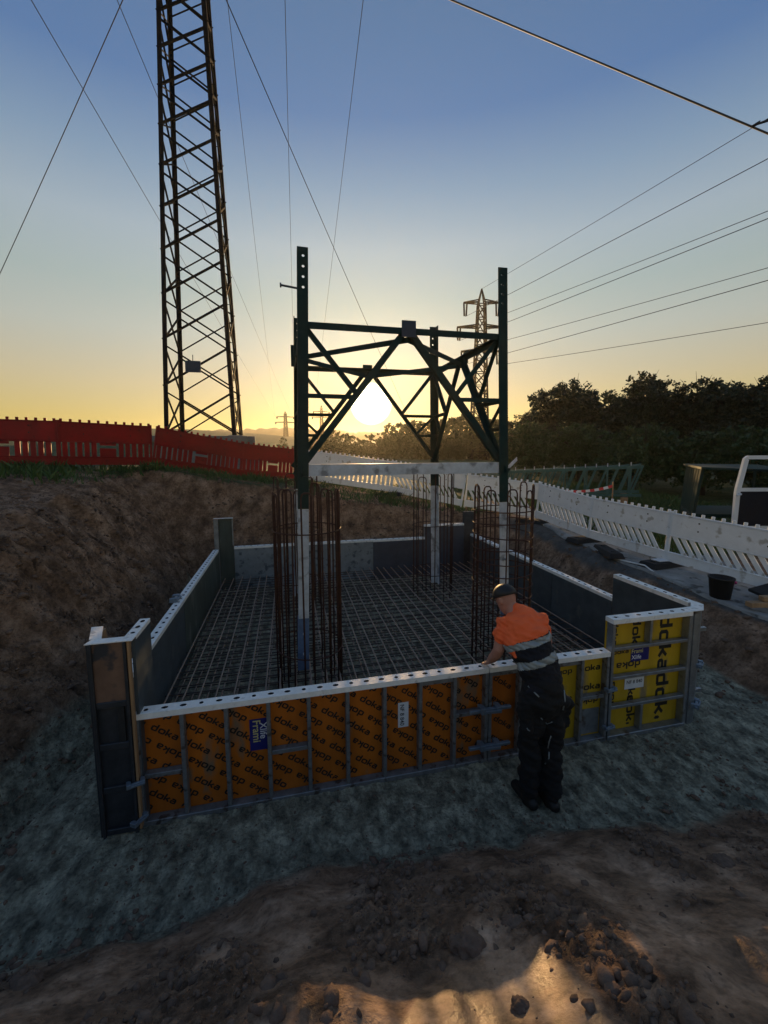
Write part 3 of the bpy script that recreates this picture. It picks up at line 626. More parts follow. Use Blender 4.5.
ZT, ZL, ZM = 4.28, 2.66, 3.50
def mem(nm, a, b_, wd=.075, m_='green', u=(0, 0, 1), w=(0, 1, 0), t_=.009):
    mb = MB(); mb.angle(P_(a), P_(b_), wd, t_, u, w); return mb.build(nm, M[m_], pf)
corners = [(-1, -1), (1, -1), (1, 1), (-1, 1)]
def lerp(a, b_, k): return a+(b_-a)*k
mids = []
for i in range(4):
    A_, B_ = corners[i], corners[(i+1) % 4]
    ta, tb = leg_at(*A_, ZT), leg_at(*B_, ZT); la, lb_ = leg_at(*A_, ZL), leg_at(*B_, ZL)
    inw = Vector((BX, BY, 0))-(ta+tb)/2; inw.z = 0; inw.normalize(); o_ = inw*.016
    mem('top_rail', ta+o_, tb+o_, .075, u=(0, 0, -1), w=inw)
    md = (ta+tb)/2+o_*1.5; mids.append(md)
    mb = MB(); c_ = P_(md+Vector((0, 0, .0))-o_*2.2); e = (tb-ta).normalized(); mb.prism([(-.085, -.11), (.085, -.11), (.085, .075), (-.085, .075)], Vector(c_)-inw*.006, Vector(c_)+inw*.006, e, (0, 0, 1)); mb.build('gusset_plate', M['plate'] if i == 0 else M['green'], pf)
    for (foot, legtop, legs_) in ((la, ta, A_), (lb_, tb, B_)):
        mem('diagonal', foot+o_*2.4-Vector((0, 0, .10)), md+o_*.8-Vector((0, 0, .05)), .075, u=inw, w=(0, 0, 1))
        m_d = lerp(foot, md, (ZM-ZL)/(ZT-ZL))+o_*2; lm = leg_at(*legs_, ZM)+o_*1.2
        mem('horizontal', lm, m_d, .05, u=(0, 0, -1), w=inw)
        mem('subdiagonal', leg_at(*legs_, ZT+.02)+o_*3.6, m_d+o_*1.2, .055, u=inw, w=(0, 0, 1))
        m_e = lerp(foot, md, .30)+o_*2
        if i in (1, 2): mem('horizontal', leg_at(*legs_, ZL+.3*(ZT-ZL))+o_*1.2, m_e, .045, u=(0, 0, -1), w=inw)
        if i in (1, 2): mem('subdiagonal', leg_at(*legs_, ZM)+o_*1.2, m_e, .045, u=inw, w=(0, 0, 1))
for i in range(4):
    mem('plan_brace', mids[i]-Vector((0, 0, .10)), mids[(i+1) % 4]-Vector((0, 0, .10)), .065, u=(0, 0, -1), w=(1, 0, 0) if i % 2 else (0, 1, 0))
# bright galvanised channel across the near face, and the edge of the side one
a_, b_ = leg_at(-1, -1, ZL+.0), leg_at(1, -1, ZL+.0)
mb = MB(); mb.prism([(-.07, 0), (.065, 0), (.065, .07), (.057, .07), (.057, .008), (-.062, .008), (-.062, .07), (-.07, .07)], P_(a_+Vector((.02, .018, -.02))), P_(b_+Vector((-.02, .018, -.02))), (0, 0, 1), (0, 1, 0)); mb.build('lower_beam', M['galv'], pf)
mb = MB(); mb.angle(P_(leg_at(1, -1, ZL-.03)+Vector((.01, -.02, 0))), P_(leg_at(1, -1, ZL+.03)+Vector((.20, .12, .03))), .05, .006, (0, 0, 1), (0, 1, 0)); mb.build('loose_tab', M['galv'], pf)
q = leg_at(-1, -1, 4.62); mb = MB(); mb.tube([P_(q), P_(q+Vector((-.17, -.02, .012)))], .012, 6); mb.tube([P_(q+Vector((-.165, -.02, .012))), P_(q+Vector((-.182, -.02, .012)))], .026, 6); mb.build('step_bolt', M['blacksteel'], pf)
q = leg_at(-1, 1, 4.62); mb = MB(); mb.box(P_(q+Vector((-.05, -.02, -.35))), P_(q+Vector((-.001, .0, .0)))); mb.build('splice_plate', M['green'], pf)

# ------------------------------------------------------------------ barriers
def frame_between(name, label, cat, p, q, group):
    p = Vector(p); q = Vector(q); ex = (q-p).normalized(); ez = Vector((0, 0, 1)); ey = ez.cross(ex).normalized(); ez = ex.cross(ey)
    t_ = thing(name, label, cat, p, 0, group)
    t_.rotation_euler = Matrix((ex, ey, ez)).transposed().to_euler(); return t_, (q-p).length
SLAT = {}
def barrier(label, p, q, m_, slant, pitch=.135, slat=.078, group=None, mid=None):
    t_, L = frame_between('site_barrier', label, 'barrier', p, q, group)
    L += .02; t_.rotation_euler.rotate_axis('X', R(random.uniform(-2.5, 2.5)))
    mb = MB(); mb.box((.02, -.02, .565), (L-.02, .02, .965)); mb.box((.02, -.028, .54), (L-.02, .028, .564)); mb.box((.02, -.028, .935), (L-.02, .028, .9655))
    n_ = max(4, int(L/.145))
    for i in range(n_):
        x = .06+i*(L-.12)/(n_-1); mb.box((x-.024, -.016, .966), (x+.024, .016, 1.02))
    bevel(mb.build('top_band', m_, t_), .005)
    mb = MB(); mb.box((.02, -.02, .07), (L-.02, .02, .225)); mb.box((.02, -.028, .226), (L-.02, .028, .25)); bevel(mb.build('bottom_band', m_, t_), .005)
    key = (m_.name, slant, slat)
    if key not in SLAT:
        s_ = slant; k = MB(); k.add([(-slat/2+s_, -.014, 0), (slat/2+s_, -.014, 0), (slat/2+s_, .014, 0), (-slat/2+s_, .014, 0), (-slat/2, -.014, .2885), (slat/2, -.014, .2885), (slat/2, .014, .2885), (-slat/2, .014, .2885)],
              [(0, 3, 2, 1), (4, 5, 6, 7), (0, 1, 5, 4), (1, 2, 6, 5), (2, 3, 7, 6), (3, 0, 4, 7)]); SLAT[key] = k.mesh('slat', m_)
    x = .11
    while x+max(slant, 0) < L-.09:
        if not (mid and abs(x-L*mid) < .17): link('slat', SLAT[key], t_, (x, 0, .2507))
        x += pitch
    if mid:
        mb = MB(); mb.box((L*mid-.15, -.015, .251), (L*mid+.15, .015, .43)); mb.box((L*mid-.15, -.015, .49), (L*mid+.15, .015, .539)); mb.build('centre_plate', m_, t_)
    for x in (.0, L-.045):
        mb = MB(); mb.box((x, -.024, .04), (x+.045, .024, .99)); bevel(mb.build('end_post', m_, t_), .006)
    for x in (L*.25, L*.75):
        for zz in (.72, .86):
            mb = MB(); mb.tube([(x, -.021, zz), (x, -.029, zz)], .014, 6); mb.build('stud', M['rubber'], t_)
    return t_
def foot(label, p, rz, sx=.80, sy=.38, m_='rubber'):
    t_ = thing('barrier_foot', label, 'barrier foot', p, rz, 'rubber feet under the barriers')
    mb = MB(); mb.add([(-sx/2, -sy/2, 0), (sx/2, -sy/2, 0), (sx/2, sy/2, 0), (-sx/2, sy/2, 0), (-sx/2+.04, -sy/2+.04, .10), (sx/2-.04, -sy/2+.04, .10), (sx/2-.04, sy/2-.04, .10), (-sx/2+.04, sy/2-.04, .10)],
        [(0, 3, 2, 1), (4, 5, 6, 7), (0, 1, 5, 4), (1, 2, 6, 5), (2, 3, 7, 6), (3, 0, 4, 7)]); bevel(mb.build('block', M[m_], t_), .012, 2)
    for x in (-sx*.28, sx*.28):
        mb = MB(); mb.tube([(x, 0, .098), (x, 0, .112)], .045, 8); mb.build('socket_collar', M[m_], t_)
def G(x, y, dz=.02): return (x, y, max(hz(x, y), float(outer(np.array([x]), np.array([y]))[0])+.045 if 6.2 < x < 8 and y < 11 else -9)+dz)
WJ = [(.45, 13.02), (2.93, 11.92), (4.62, 10.62)]
WJ2 = [(4.72, 10.66), (6.32, 9.66), (6.47, 7.86), (6.72, 6.14), (7.12, 4.28), (7.6, 2.4)]
RJ = [(-8.2, 9.35), (-6.45, 9.52), (-4.60, 9.90), (-3.10, 10.71), (-1.30, 12.04), (.38, 13.04)]
wl = ['white barrier at the far left of the back row, beside the red ones', 'white barrier in the back row, directly behind the far right cage',
      'white barrier at the corner behind the near right cage', 'white barrier at the far end of the right row', 'middle white barrier of the right row above the black foot plate', 'white barrier at the near end of the right row, in front of the van', 'white barrier past the right edge of the picture']
k = 0
for js in (WJ, WJ2):
    for a, b_ in zip(js[:-1], js[1:]):
        if k < 6: barrier(wl[k], G(*a), G(*b_), M['whiteplastic'], .0 if k == 0 else .20, .140, .078, 'white plastic site barriers')
        k += 1
rl = ['red barrier at the left edge of the picture, its left half out of frame', 'red barrier at the far left, sunlit along its upper band', 'red barrier second from the left edge', 'red barrier in front of the tall lattice tower', 'red barrier at the right end of the red row, next to the white ones']
for k, (a, b_) in enumerate(zip(RJ[:-1], RJ[1:])):
    if k > 0: barrier(rl[k], G(*a), G(*b_), M['redplastic'], 0, .125, .088, 'red plastic site barriers', mid=.5)
foot('black rubber foot at the far joint of the right white row', G(6.44, 7.90, -.01), R(5)); foot('black rubber foot carrying a pale plate at the nearer joint of the right white row', G(6.66, 6.14, -.01), R(8))
foot('black rubber foot under the joint of the back white barriers', G(2.9, 11.85, -.01), R(-30)); foot('black rubber foot at the corner joint behind the cages', G(6.2, 9.62, -.01), R(-60))
foot('flat black rubber foot lying loose beside the right barriers', G(6.25, 7.0, -.02), R(70), .9, .30)
foot('black rubber foot under the red row beside the tower', G(-1.32, 11.98, -.01), R(40), .6, .3)
tag(bevel((lambda mb: (mb.box((-.10, -.08, 0), (.12, .10, .02)), mb.build('pale_plate', M['whitelabel']))[1])(MB()), .004), 'small pale plate lying on a black barrier foot', 'plate').location = G(6.58, 6.1, .10)

# ------------------------------------------------------------------ existing lattice tower
TX, TY, TZ = -2.82, 16.34, 3.42
tw = thing('lattice_tower', 'tall dark lattice tower rising behind the red barriers', 'lattice tower', (TX, TY, TZ))
def thw(z): return 1.135-.0305*z
def tl(sx, sy, z): k = thw(z); return Vector((sx*k, sy*k, z))
lv = [0]
while lv[-1] < 21: lv.append(lv[-1]+thw(lv[-1])*1.38)
TOPZ = lv[-1]
for sx, sy in corners:
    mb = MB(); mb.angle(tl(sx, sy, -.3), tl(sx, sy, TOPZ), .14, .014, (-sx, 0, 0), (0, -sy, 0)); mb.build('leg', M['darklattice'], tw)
    gz0 = hz(TX+sx*1.14, TY+sy*1.14)-TZ-.3
    mb = MB(); mb.add([(sx*1.13+a*w_, sy*1.13+b_*w_, z) for z, w_ in ((gz0, .34), (-.02, .24)) for a, b_ in ((-1, -1), (1, -1), (1, 1), (-1, 1))], [(0, 3, 2, 1), (4, 5, 6, 7), (0, 1, 5, 4), (1, 2, 6, 5), (2, 3, 7, 6), (3, 0, 4, 7)]); bevel(mb.build('foundation_block', M['concrete'], tw), .02)
for i in range(4):
    A_, B_ = corners[i], corners[(i+1) % 4]
    inw = -(tl(*A_, 0)+tl(*B_, 0)); inw.z = 0; inw.normalize()
    for j in range(len(lv)-1):
        z0, z1 = lv[j], lv[j+1]; sh_ = .5*(z1-z0)
        a_, b_, c_, d_ = tl(*A_, z0), tl(*B_, z1-.15), tl(*B_, z0+.0), tl(*A_, z1-.15)
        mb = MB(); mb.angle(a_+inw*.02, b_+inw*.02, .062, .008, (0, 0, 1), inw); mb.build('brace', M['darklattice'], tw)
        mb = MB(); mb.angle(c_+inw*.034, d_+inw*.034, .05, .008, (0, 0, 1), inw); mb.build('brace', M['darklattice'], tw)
for k in range(30):
    z = .6+k*.62; q = tl(1, -1, z); mb = MB(); mb.tube([q, q+Vector((.14, -.02, 0))], .012, 5); mb.build('step_bolt', M['darklattice'], tw)
mb = MB(); mb.box((-.38, -1.13, 2.05), (.10, -1.09, 2.42)); sg = mb.build('warning_sign', M['plate'], tw); sg['label'] = 'dark blue rectangular sign hung inside the lattice'
mb = MB(); mb.tube([(-.14, -1.11, 2.42), (-.14, -1.08, 2.62)], .012, 5); mb.build('sign_hanger', M['darklattice'], tw)
# timber stacked at its foot
tb_ = thing('timber_stack', 'low stack of grey timbers at the foot of the lattice tower', 'timber stack', (TX+.15, TY-1.6, hz(TX, TY-1.6)-.02))
zz = 0
for lay in range(6):
    for k in range(3):
        mb = MB(); x0 = -1.45+random.uniform(-.25, .1); x1 = 1.5+random.uniform(-.2, .35); mb.box((x0, -.3+k*.21, zz), (x1, -.1+k*.21, zz+.19)); bevel(mb.build('timber', M['concrete'], tb_), .01)
    zz += .193

# ------------------------------------------------------------------ distant pylons and wires
def lattice_mast(mb, base, hw0, hw1, z0, z1, n_, th):
    lev = np.linspace(z0, z1, n_+1)
    def c4(z):
        k = hw0+(hw1-hw0)*(z-z0)/(z1-z0); return [Vector((base[0]+sx*k, base[1]+sy*k, z)) for sx, sy in corners]
    for i in range(4): mb.bar(c4(z0)[i], c4(z1)[i], th*1.4, th*1.4)
    for a, b_ in zip(lev[:-1], lev[1:]):
        A_, B_ = c4(a), c4(b_)
        for i in range(4):
            j = (i+1) % 4; mb.bar(A_[i], B_[j], th*.8, th*.8); mb.bar(A_[j], B_[i], th*.8, th*.8); mb.bar(B_[i], B_[j], th*.8, th*.8)
def pylon(label, base, Ht, arms, th, rz=0, hw=1.9):
    t_ = thing('transmission_pylon', label, 'pylon', base, rz, 'distant transmission pylons')
    mb = MB(); lattice_mast(mb, (0, 0), hw, .55, 0, Ht*.92, 13, th); mb.build('lattice_mast', M['darklattice'], t_)
    mb = MB()
    for sx, sy in corners: mb.bar((sx*.55, sy*.55, Ht*.92), (0, 0, Ht), th, th)
    mb.build('peak', M['darklattice'], t_)
    tips = []
    for z, hl, hang in arms:
        for s in (-1, 1):
            mb = MB()
            for sy in (-.5, .5): mb.bar((s*.5, sy, z), (s*hl, 0, z), th, th); mb.bar((s*.5, sy, z+.4), (s*hl, 0, z+.1), th, th)
            for k in range(3): x = .5+(hl-.5)*(k+1)/4; mb.bar((s*x, .4*(1-k/4), z), (s*(x+.4), -.3*(1-k/4), z+.3*(1-k/3.5)), th*.7, th*.7)
            mb.build('crossarm', M['darklattice'], t_)
            for dx in (-.25, .25):
                mb = MB(); mb.tube([(s*hl-s*.3+dx, 0, z), (s*hl-s*.3+dx*.6, 0, z-hang)], th*.9, 5); mb.build('insulator', M['darklattice'], t_)
            p = Matrix.Rotation(rz, 3, 'Z') @ Vector((s*hl-s*.3, 0, z-hang-.1)); tips.append(Vector(base)+p)
    return t_, tips, Vector(base)+Vector((0, 0, Ht))
PB = at(478, 478, 70); pbase = (PB[0], PB[1], -1.6)
_, tips, peak = pylon('large transmission pylon seen through the right of the green frame', pbase, 30.2, [(28.0, 2.9, 2.0), (24.2, 3.9, 2.0), (20.4, 3.2, 2.0)], .16, R(-12), 1.5)
pa = at(286, 440, 230); _, tipsA, peakA = pylon('tiny pylon on the horizon left of the green frame', tuple(pa), 15.5, [(12.5, 4.8, 1), (9.5, 5.6, 1)], .22, R(10), 1.2)
pb = at(322, 440, 300); _, tipsB, peakB = pylon('tiny pylon on the horizon just inside the left leg of the green frame', tuple(pb), 24.5, [(20, 6, 1.3), (16, 7, 1.3)], .28, R(10), 1.5)
def at_z(px, py, z):
    d = RM.T @ np.array([(px-CX)/F_PX, (py-CY)/F_PX, 1.0]); return EYE+d*((z-EYE[2])/d[2])
def wire(label, a, b_, r=.03, sag=.4, ext=.12, n_=24, group='overhead power lines'):
    a = Vector(a); b_ = Vector(b_); a = a+(a-b_)*ext; pts = []
    for i in range(n_+1):
        k = i/n_; p = a.lerp(b_, k); p.z -= sag*4*k*(1-k); pts.append(p)
    mb = MB(); mb.tube(pts, r*1.35, 5); o = mb.build('power_line', M['wire'], None, True); tag(o, label, 'power line', group); return o
rw = [(peak, 115, 'uppermost of the right-hand wires, running to the tip of the large pylon'), (tips[0], 155, 'second highest right-hand wire, running to the top left crossarm of the large pylon'), (tips[1], 208, 'upper wire of the close pair in the right sky'), (tips[2], 215, 'lower wire of the close pair in the right sky'),
      (tips[3], 265, 'upper of the two shallow wires in the lower right sky'), (tips[4], 277, 'lower of the two shallow wires in the lower right sky'), (tips[5], 320, 'lowest right-hand wire, just above the trees')]
for p, y, lab in rw: wire(lab, at_z(768, y, p.z-.8), p, .024 if y > 120 else .02, .25, .9)
wire('wire from the top left corner passing behind the lattice tower', at(33, 0, 26), tipsA[0], .022, .6, .1)
wire('wire leaving the top edge just left of the tower', at(118, 0, 30), tipsA[1], .022, .5, .1)
wire('faint wire between the tower and the green frame', at(228, 5, 36), tipsA[2], .02, .3, .12)
wire('near vertical wire above the left leg of the green frame', at(285, 0, 36), tipsA[3], .022, .3, .12)
wire('dark wire slanting down behind the green frame to the sun', at(227, 0, 24), at(412, 425, 110), .024, .3, .1)
wire('wire leaning left above the middle of the frame', at(363, 0, 30), tipsB[0], .02, .3, .12)
wire('wire rising from the left edge to the top left corner', at(122, 0, 26), at(-30, 338, 40), .022, .2, .15)
c0_, c1_ = at(453, 0, 12), at(800, 146, 9); cb = wire('thick cable crossing the top right corner of the sky', c0_, c1_+(c1_-c0_)*1.2, .0165, .02, .4, group=None); cb.name = 'cable'
t_ = thing('line_clamp', 'dark dead-end clamp on the thick cable at the right edge', 'line clamp', tuple(at(752, 126, 9.3)))
o0 = Vector(at(752, 126, 9.3))
mb = MB(); mb.tube([(0, 0, 0), tuple(Vector(at(772, 119, 9.2))-o0)], [.02, .035], 6); mb.build('clamp_body', M['rubber'], t_)
mb = MB(); mb.tube([(0, 0, 0), tuple(Vector(at(760, 121, 9.3))-o0)], .014, 6); mb.build('shackle', M['rubber'], t_)

# ------------------------------------------------------------------ green steelwork, shelter frame and van beyond the right barriers
ls = thing('lattice_section', 'green lattice mast section lying behind the right white barriers', 'lattice section', G(8.3, 15.2, 0))
q0, q1 = Vector((0, 0, 0)), Vector((3.6, -3.2, .15)); ex = (q1-q0).normalized(); ey = Vector((0, 0, 1)).cross(ex).normalized()
def lsp(k, sy, sz): w_ = .45+.30*k; return q0+(q1-q0)*k+ey*sy*w_+Vector((0, 0, .25+(w_*2.0-.45*k if sz else 0)))
for sy in (-1, 1):
    for sz in (0, 1):
        mb = MB(); mb.angle(lsp(0, sy, sz), lsp(1, sy, sz), .10, .012, ey*-sy, (0, 0, 1 if not sz else -1)); mb.build('chord', M['teal'], ls)
nb = 14
for j in range(nb):
    k0, k1 = j/nb, (j+1)/nb
    for sy in (-1, 1):
        mb = MB(); mb.bar(lsp(k0, sy, 0), lsp(k1, sy, 1), .06, .02, ey); mb.build('brace', M['teal'], ls)
        if j % 2 == 0: mb = MB(); mb.bar(lsp(k1, sy, 0), lsp(k1, sy, 1), .05, .02, ey); mb.build('post', M['teal'], ls)
    mb = MB(); mb.bar(lsp(k0, -1, 1), lsp(k1, 1, 1), .06, .02); mb.build('brace', M['teal'], ls)
    mb = MB(); mb.tube([lsp(k0, -1, 1), lsp(k0, -1, 1)+Vector((0, 0, .12))], .018, 5); mb.build('step_bolt', M['galv'], ls)
for k in (.12, .5, .9):
    mb = MB(); c_ = q0+(q1-q0)*k; mb.bar(c_-ey*.9+Vector((0, 0, .12)), c_+ey*.9+Vector((0, 0, .12)), .2, .24); mb.build('bearer', M['wood'], ls)
# second green section standing open towards us
sf = thing('open_frame', 'green open-sided steel frame with a flat roof sheet left of the van', 'steel frame', G(9.45, 8.0, 0), R(-18))
mb = MB(); mb.add([(.05, -.15, 1.78), (2.0, -.15, 1.70), (2.6, 1.6, 1.78), (.75, 1.7, 1.80), (.05, -.15, 1.83), (2.0, -.15, 1.75), (2.6, 1.6, 1.83), (.75, 1.7, 1.85)], [(0, 3, 2, 1), (4, 5, 6, 7), (0, 1, 5, 4), (1, 2, 6, 5), (2, 3, 7, 6), (3, 0, 4, 7)]); mb.build('roof_sheet', M['green'], sf)
for k in range(7):
    a = k/6; x, y = .12+.68*a, -.05+1.65*a
    mb = MB(); mb.angle((x-.22+.1*a, y, .05), (x, y, 1.78), .07, .01, (1, 0, 0), (0, 1, 0)); mb.build('post', M['green'], sf)
mb = MB(); mb.add([(-.1, -.05, .62), (2.0, -.05, .62), (2.6, 1.6, .62), (.7, 1.6, .62), (-.1, -.05, .70), (2.0, -.05, .70), (2.6, 1.6, .70), (.7, 1.6, .70)], [(0, 3, 2, 1), (4, 5, 6, 7), (0, 1, 5, 4), (1, 2, 6, 5), (2, 3, 7, 6), (3, 0, 4, 7)]); mb.build('deck_sheet', M['green'], sf)
mb = MB(); mb.angle((1.95, -.1, 0), (1.95, -.1, 1.70), .08, .01, (-1, 0, 0), (0, 1, 0)); mb.build('post', M['green'], sf)
mb = MB(); mb.angle((2.5, 1.5, 0), (2.5, 1.5, 1.75), .08, .01, (-1, 0, 0), (0, 1, 0)); mb.build('post', M['green'], sf)
# van: most of it is out of frame to the right, a door stands open
VX, VY = 10.54, 6.90
vz = hz(9.8, 6.2)
van = thing('parked_van', 'white van with its rear door swung open at the right edge', 'van', (VX, VY, vz), R(-57))
prof = [(.0, .45), (.0, 1.35), (.10, 2.02), (.22, 2.10), (3.6, 2.10), (4.3, 1.75), (4.9, 1.15), (5.6, .95), (5.65, .45)]
mb = MB(); mb.prism(prof, (.02, -.9, 0), (.02, .9, 0), (1, 0, 0), (0, 0, 1)); bevel(mb.build('body', M['vanwhite'], van), .05, 3)
for x in (1.0, 4.5):
    for y in (-.86, .72):
        mb = MB(); mb.tube([(x, y, .33), (x, y+.16, .33)], .33, 18); wh = mb.build('wheel', M['rubber'], van); mb = MB(); mb.tube([(x, y-.008 if y < 0 else y+.168, .33), (x, y+.02 if y < 0 else y+.15, .33)], .19, 12); mb.build('rim', M['galv'], wh)
mb = MB(); mb.box((3.1, -.905, 1.2), (3.8, -.895, 1.7)); mb.build('side_window', M['glass'], van)
for y in (-.8, .66):
    mb = MB(); mb.box((.0, y, .9), (.018, y+.14, 1.35)); mb.build('tail_light', M['redtape'], van)
mb = MB(); mb.box((-.002, -.62, .6), (.016, .62, 1.95)); mb.build('dark_opening_sheet', M['rubber'], van)  # black sheet on the solid body, standing in for a shaded interior
# open door: frame ring with window and dark lower lining; local x to the left
dr = Vector((.0, -.88, 0)); de = (Matrix.Rotation(R(57), 3, 'Z') @ Vector((-.97, .24, 0))).normalized(); dn = Vector((-de.y, de.x, 0))
def dv(a, h, n_=0): p = dr+de*a+dn*n_; return (p.x, p.y, h)
def dquad(mb, pts, t0, t1):
    n_ = len(pts); mb.add([dv(a, h, t0) for a, h in pts]+[dv(a, h, t1) for a, h in pts], [tuple(range(n_)), tuple(range(n_, 2*n_))[::-1]]+[(i, n_+i, n_+(i+1) % n_, (i+1) % n_) for i in range(n_)])
mb = MB()
outl = [(0, .5), (.92, .5), (.92, 1.35), (.80, 2.00), (.72, 2.06), (0, 2.06)]; inn = [(.07, 1.42), (.80, 1.42), (.70, 1.93), (.66, 1.97), (.07, 1.97)]
dquad(mb, [(0, .5), (.92, .5), (.92, 1.30), (.91, 1.40), (0, 1.40)], -.03, .03)
dquad(mb, [(0, 1.402), (.068, 1.402), (.068, 2.06), (0, 2.06)], -.03, .03)
dquad(mb, [(.07, 1.985), (.735, 1.985), (.72, 2.06), (.07, 2.06)], -.03, .03)
dquad(mb, [(.815, 1.402), (.908, 1.402), (.80, 2.00), (.737, 2.055), (.737, 1.985), (.715, 1.975)], -.03, .03)
dd = mb.build('open_door', M['vanwhite'], van); dd['label'] = 'open white rear door with window'
mb = MB(); dquad(mb, [(.07, 1.405), (.812, 1.405), (.712, 1.98), (.07, 1.98)], -.006, .006); mb.build('window', M['glass'], dd)
mb = MB(); dquad(mb, [(.10, .62), (.84, .62), (.83, 1.33), (.10, 1.33)], .031, .036); mb.build('inner_lining', M['navy'], dd)
mb = MB(); mb.tube([dv(.86, 1.28, .03), dv(.86, 1.28, .08), dv(.95, 1.25, .09)], .022, 6); mb.build('handle', M['galv'], dd)

# ------------------------------------------------------------------ small things on the path
t_ = thing('bucket', 'black plastic bucket on the path in front of the white barrier', 'bucket', G(6.22, 4.72, 0))
mb = MB(); pr = [(.0, .012), (.125, .0), (.155, .29), (.165, .29), (.165, .31), (.145, .31), (.118, .02), (0, .022)]
nseg = 20; v = []; f = []
for i in range(nseg):
    a = 2*math.pi*i/nseg; v += [(r_*math.cos(a), r_*math.sin(a), z_) for r_, z_ in pr]
for i in range(nseg):
    for j in range(len(pr)-1): f.append((i*len(pr)+j, ((i+1) % nseg)*len(pr)+j, ((i+1) % nseg)*len(pr)+j+1, i*len(pr)+j+1))
mb.add(v, f); mb.build('body', M['rubber'], t_, True)
mb = MB(); mb.tube([(.165, 0, .27), (.21, -.06, .22), (.25, -.03, .20), (.22, .05, .24), (.27, .02, .16)], .016, 6); mb.build('pink_strap', M['pink'], t_, True)
t_ = thing('plank', 'pale timber offcut at the right edge below the path', 'timber', G(6.25, 4.22, .05), R(-12)); mb = MB(); mb.box((-.15, -.05, 0), (.9, .05, .07)); bevel(mb.build('board', M['wood'], t_), .006); mb = MB(); mb.box((.05, -.02, .075), (.8, .07, .14)); bevel(mb.build('board', M['wood'], t_), .006)
mb = MB(); mb.box((0, 0, 0), (.7, .4, .05)); o = bevel(mb.build('rubber_mat', M['rubber']), .012, 2); tag(o, 'dark rubber slab cut by the right edge beside the yellow rope', 'rubber slab'); o.location = G(6.65, 4.30, .06); o.rotation_euler = (R(4), R(-14), R(-10))
mb = MB(); mb.tube([G(6.42, 4.40, .03), G(6.55, 4.34, .05), G(6.66, 4.22, .02), G(6.8, 4.18, .04), G(7.0, 4.1, .02)], .011, 6); tag(mb.build('rope', M['yellowrope'], None, True), 'short yellow rope on the path by the bucket', 'rope')
mb = MB(); mb.tube([G(6.12, 6.85, .03), G(6.2, 6.4, .06), G(6.25, 6.1, .03), G(6.2, 5.85, .02)], .014, 6); tag(mb.build('hose', M['rail'], None, True), 'short pale hose curving on the path beside the barrier foot', 'hose')
# red and white tape sagging in front of the lattice section
tp = thing('warning_tape', 'red and white warning tape strung in front of the green lattice section', 'warning tape')
p0_, p1_ = Vector(at(546, 487.5, 13.0)), Vector(at(613, 486, 11.5))
for i in range(16):
    k0, k1 = i/16, (i+1)/16
    def tpt(k): p = p0_.lerp(p1_, k); p.z -= .14*4*k*(1-k); return p
    mb = MB(); mb.bar(tpt(k0), tpt(k1), .008, .075); mb.build('tape_stripe', M['redtape' if i % 2 else 'whitelabel'], tp)
for p, lab in ((p0_, 'thin stake holding the left end of the warning tape'), (p1_, 'thin stake holding the right end of the warning tape')):
    mb = MB(); mb.tube([(p.x, p.y, hz(p.x, p.y)-.1), (p.x, p.y, p.z+.12)], .018, 6); tag(mb.build('stake', M['wood']), lab, 'stake')

# ------------------------------------------------------------------ trees
def leaf_mesh(name, lobes, count, size, m_, seed, shell=.55):
    r_ = np.random.default_rng(seed); V = []; tot = sum(l[3]*l[3] for l in lobes)
    for (cx, cy, cz, rr_, sq) in lobes:
        n_ = int(count*rr_*rr_/tot)
        # clumps on the lobe, then leaves in the clumps
        nc = max(6, n_//26); d = r_.normal(size=(nc, 3)); d /= np.linalg.norm(d, axis=1)[:, None]
        cen = d*(rr_*(shell+(1.22-shell)*r_.random(nc)**.8))[:, None]*np.array([1, 1, sq])+np.array([cx, cy, cz])
        w = r_.integers(0, nc, n_); p = cen[w]+r_.normal(size=(n_, 3))*rr_*np.array([.105, .105, .085])
        s_ = size*r_.uniform(.6, 1.35, n_)
        a = r_.normal(size=(n_, 3)); a /= np.linalg.norm(a, axis=1)[:, None]; b_ = np.cross(a, r_.normal(size=(n_, 3))); b_ /= np.linalg.norm(b_, axis=1)[:, None]
        V.append(np.stack([p-a*s_[:, None]*.5, p+b_*s_[:, None]*.28, p+a*s_[:, None]*.5, p-b_*s_[:, None]*.28], 1).reshape(-1, 3))
    V = np.concatenate(V); f = np.arange(len(V)).reshape(-1, 4)
    return np_mesh(name, V, f, m_)
def trunk_mesh(h, r, lobes, seed):
    r_ = random.Random(seed); mb = MB()
    top = Vector((r_.uniform(-.2, .2), r_.uniform(-.2, .2), h*.62)); mb.tube([(0, 0, -.3), (0, 0, h*.2), tuple(top*.6), tuple(top)], [r*1.25, r, r*.75, r*.4], 8)
    for (cx, cy, cz, rr_, sq) in lobes:
        s_ = Vector((top.x*.6, top.y*.6, h*r_.uniform(.22, .5))); e = Vector((cx, cy, cz+rr_*.35)); m_ = s_.lerp(e, .5)+Vector((r_.uniform(-.2, .2), r_.uniform(-.2, .2), .15))
        mb.tube([tuple(s_), tuple(m_), tuple(e)], [r*.45, r*.28, r*.09], 6)
        for k in range(5):
            q = e+Vector((r_.gauss(0, 1), r_.gauss(0, 1), abs(r_.gauss(0, 1))*.8)).normalized()*rr_*.95; mb.tube([tuple(m_.lerp(e, .6)), tuple(q)], [r*.12, r*.03], 4)
    return mb.mesh('trunk', M['bark'], True)
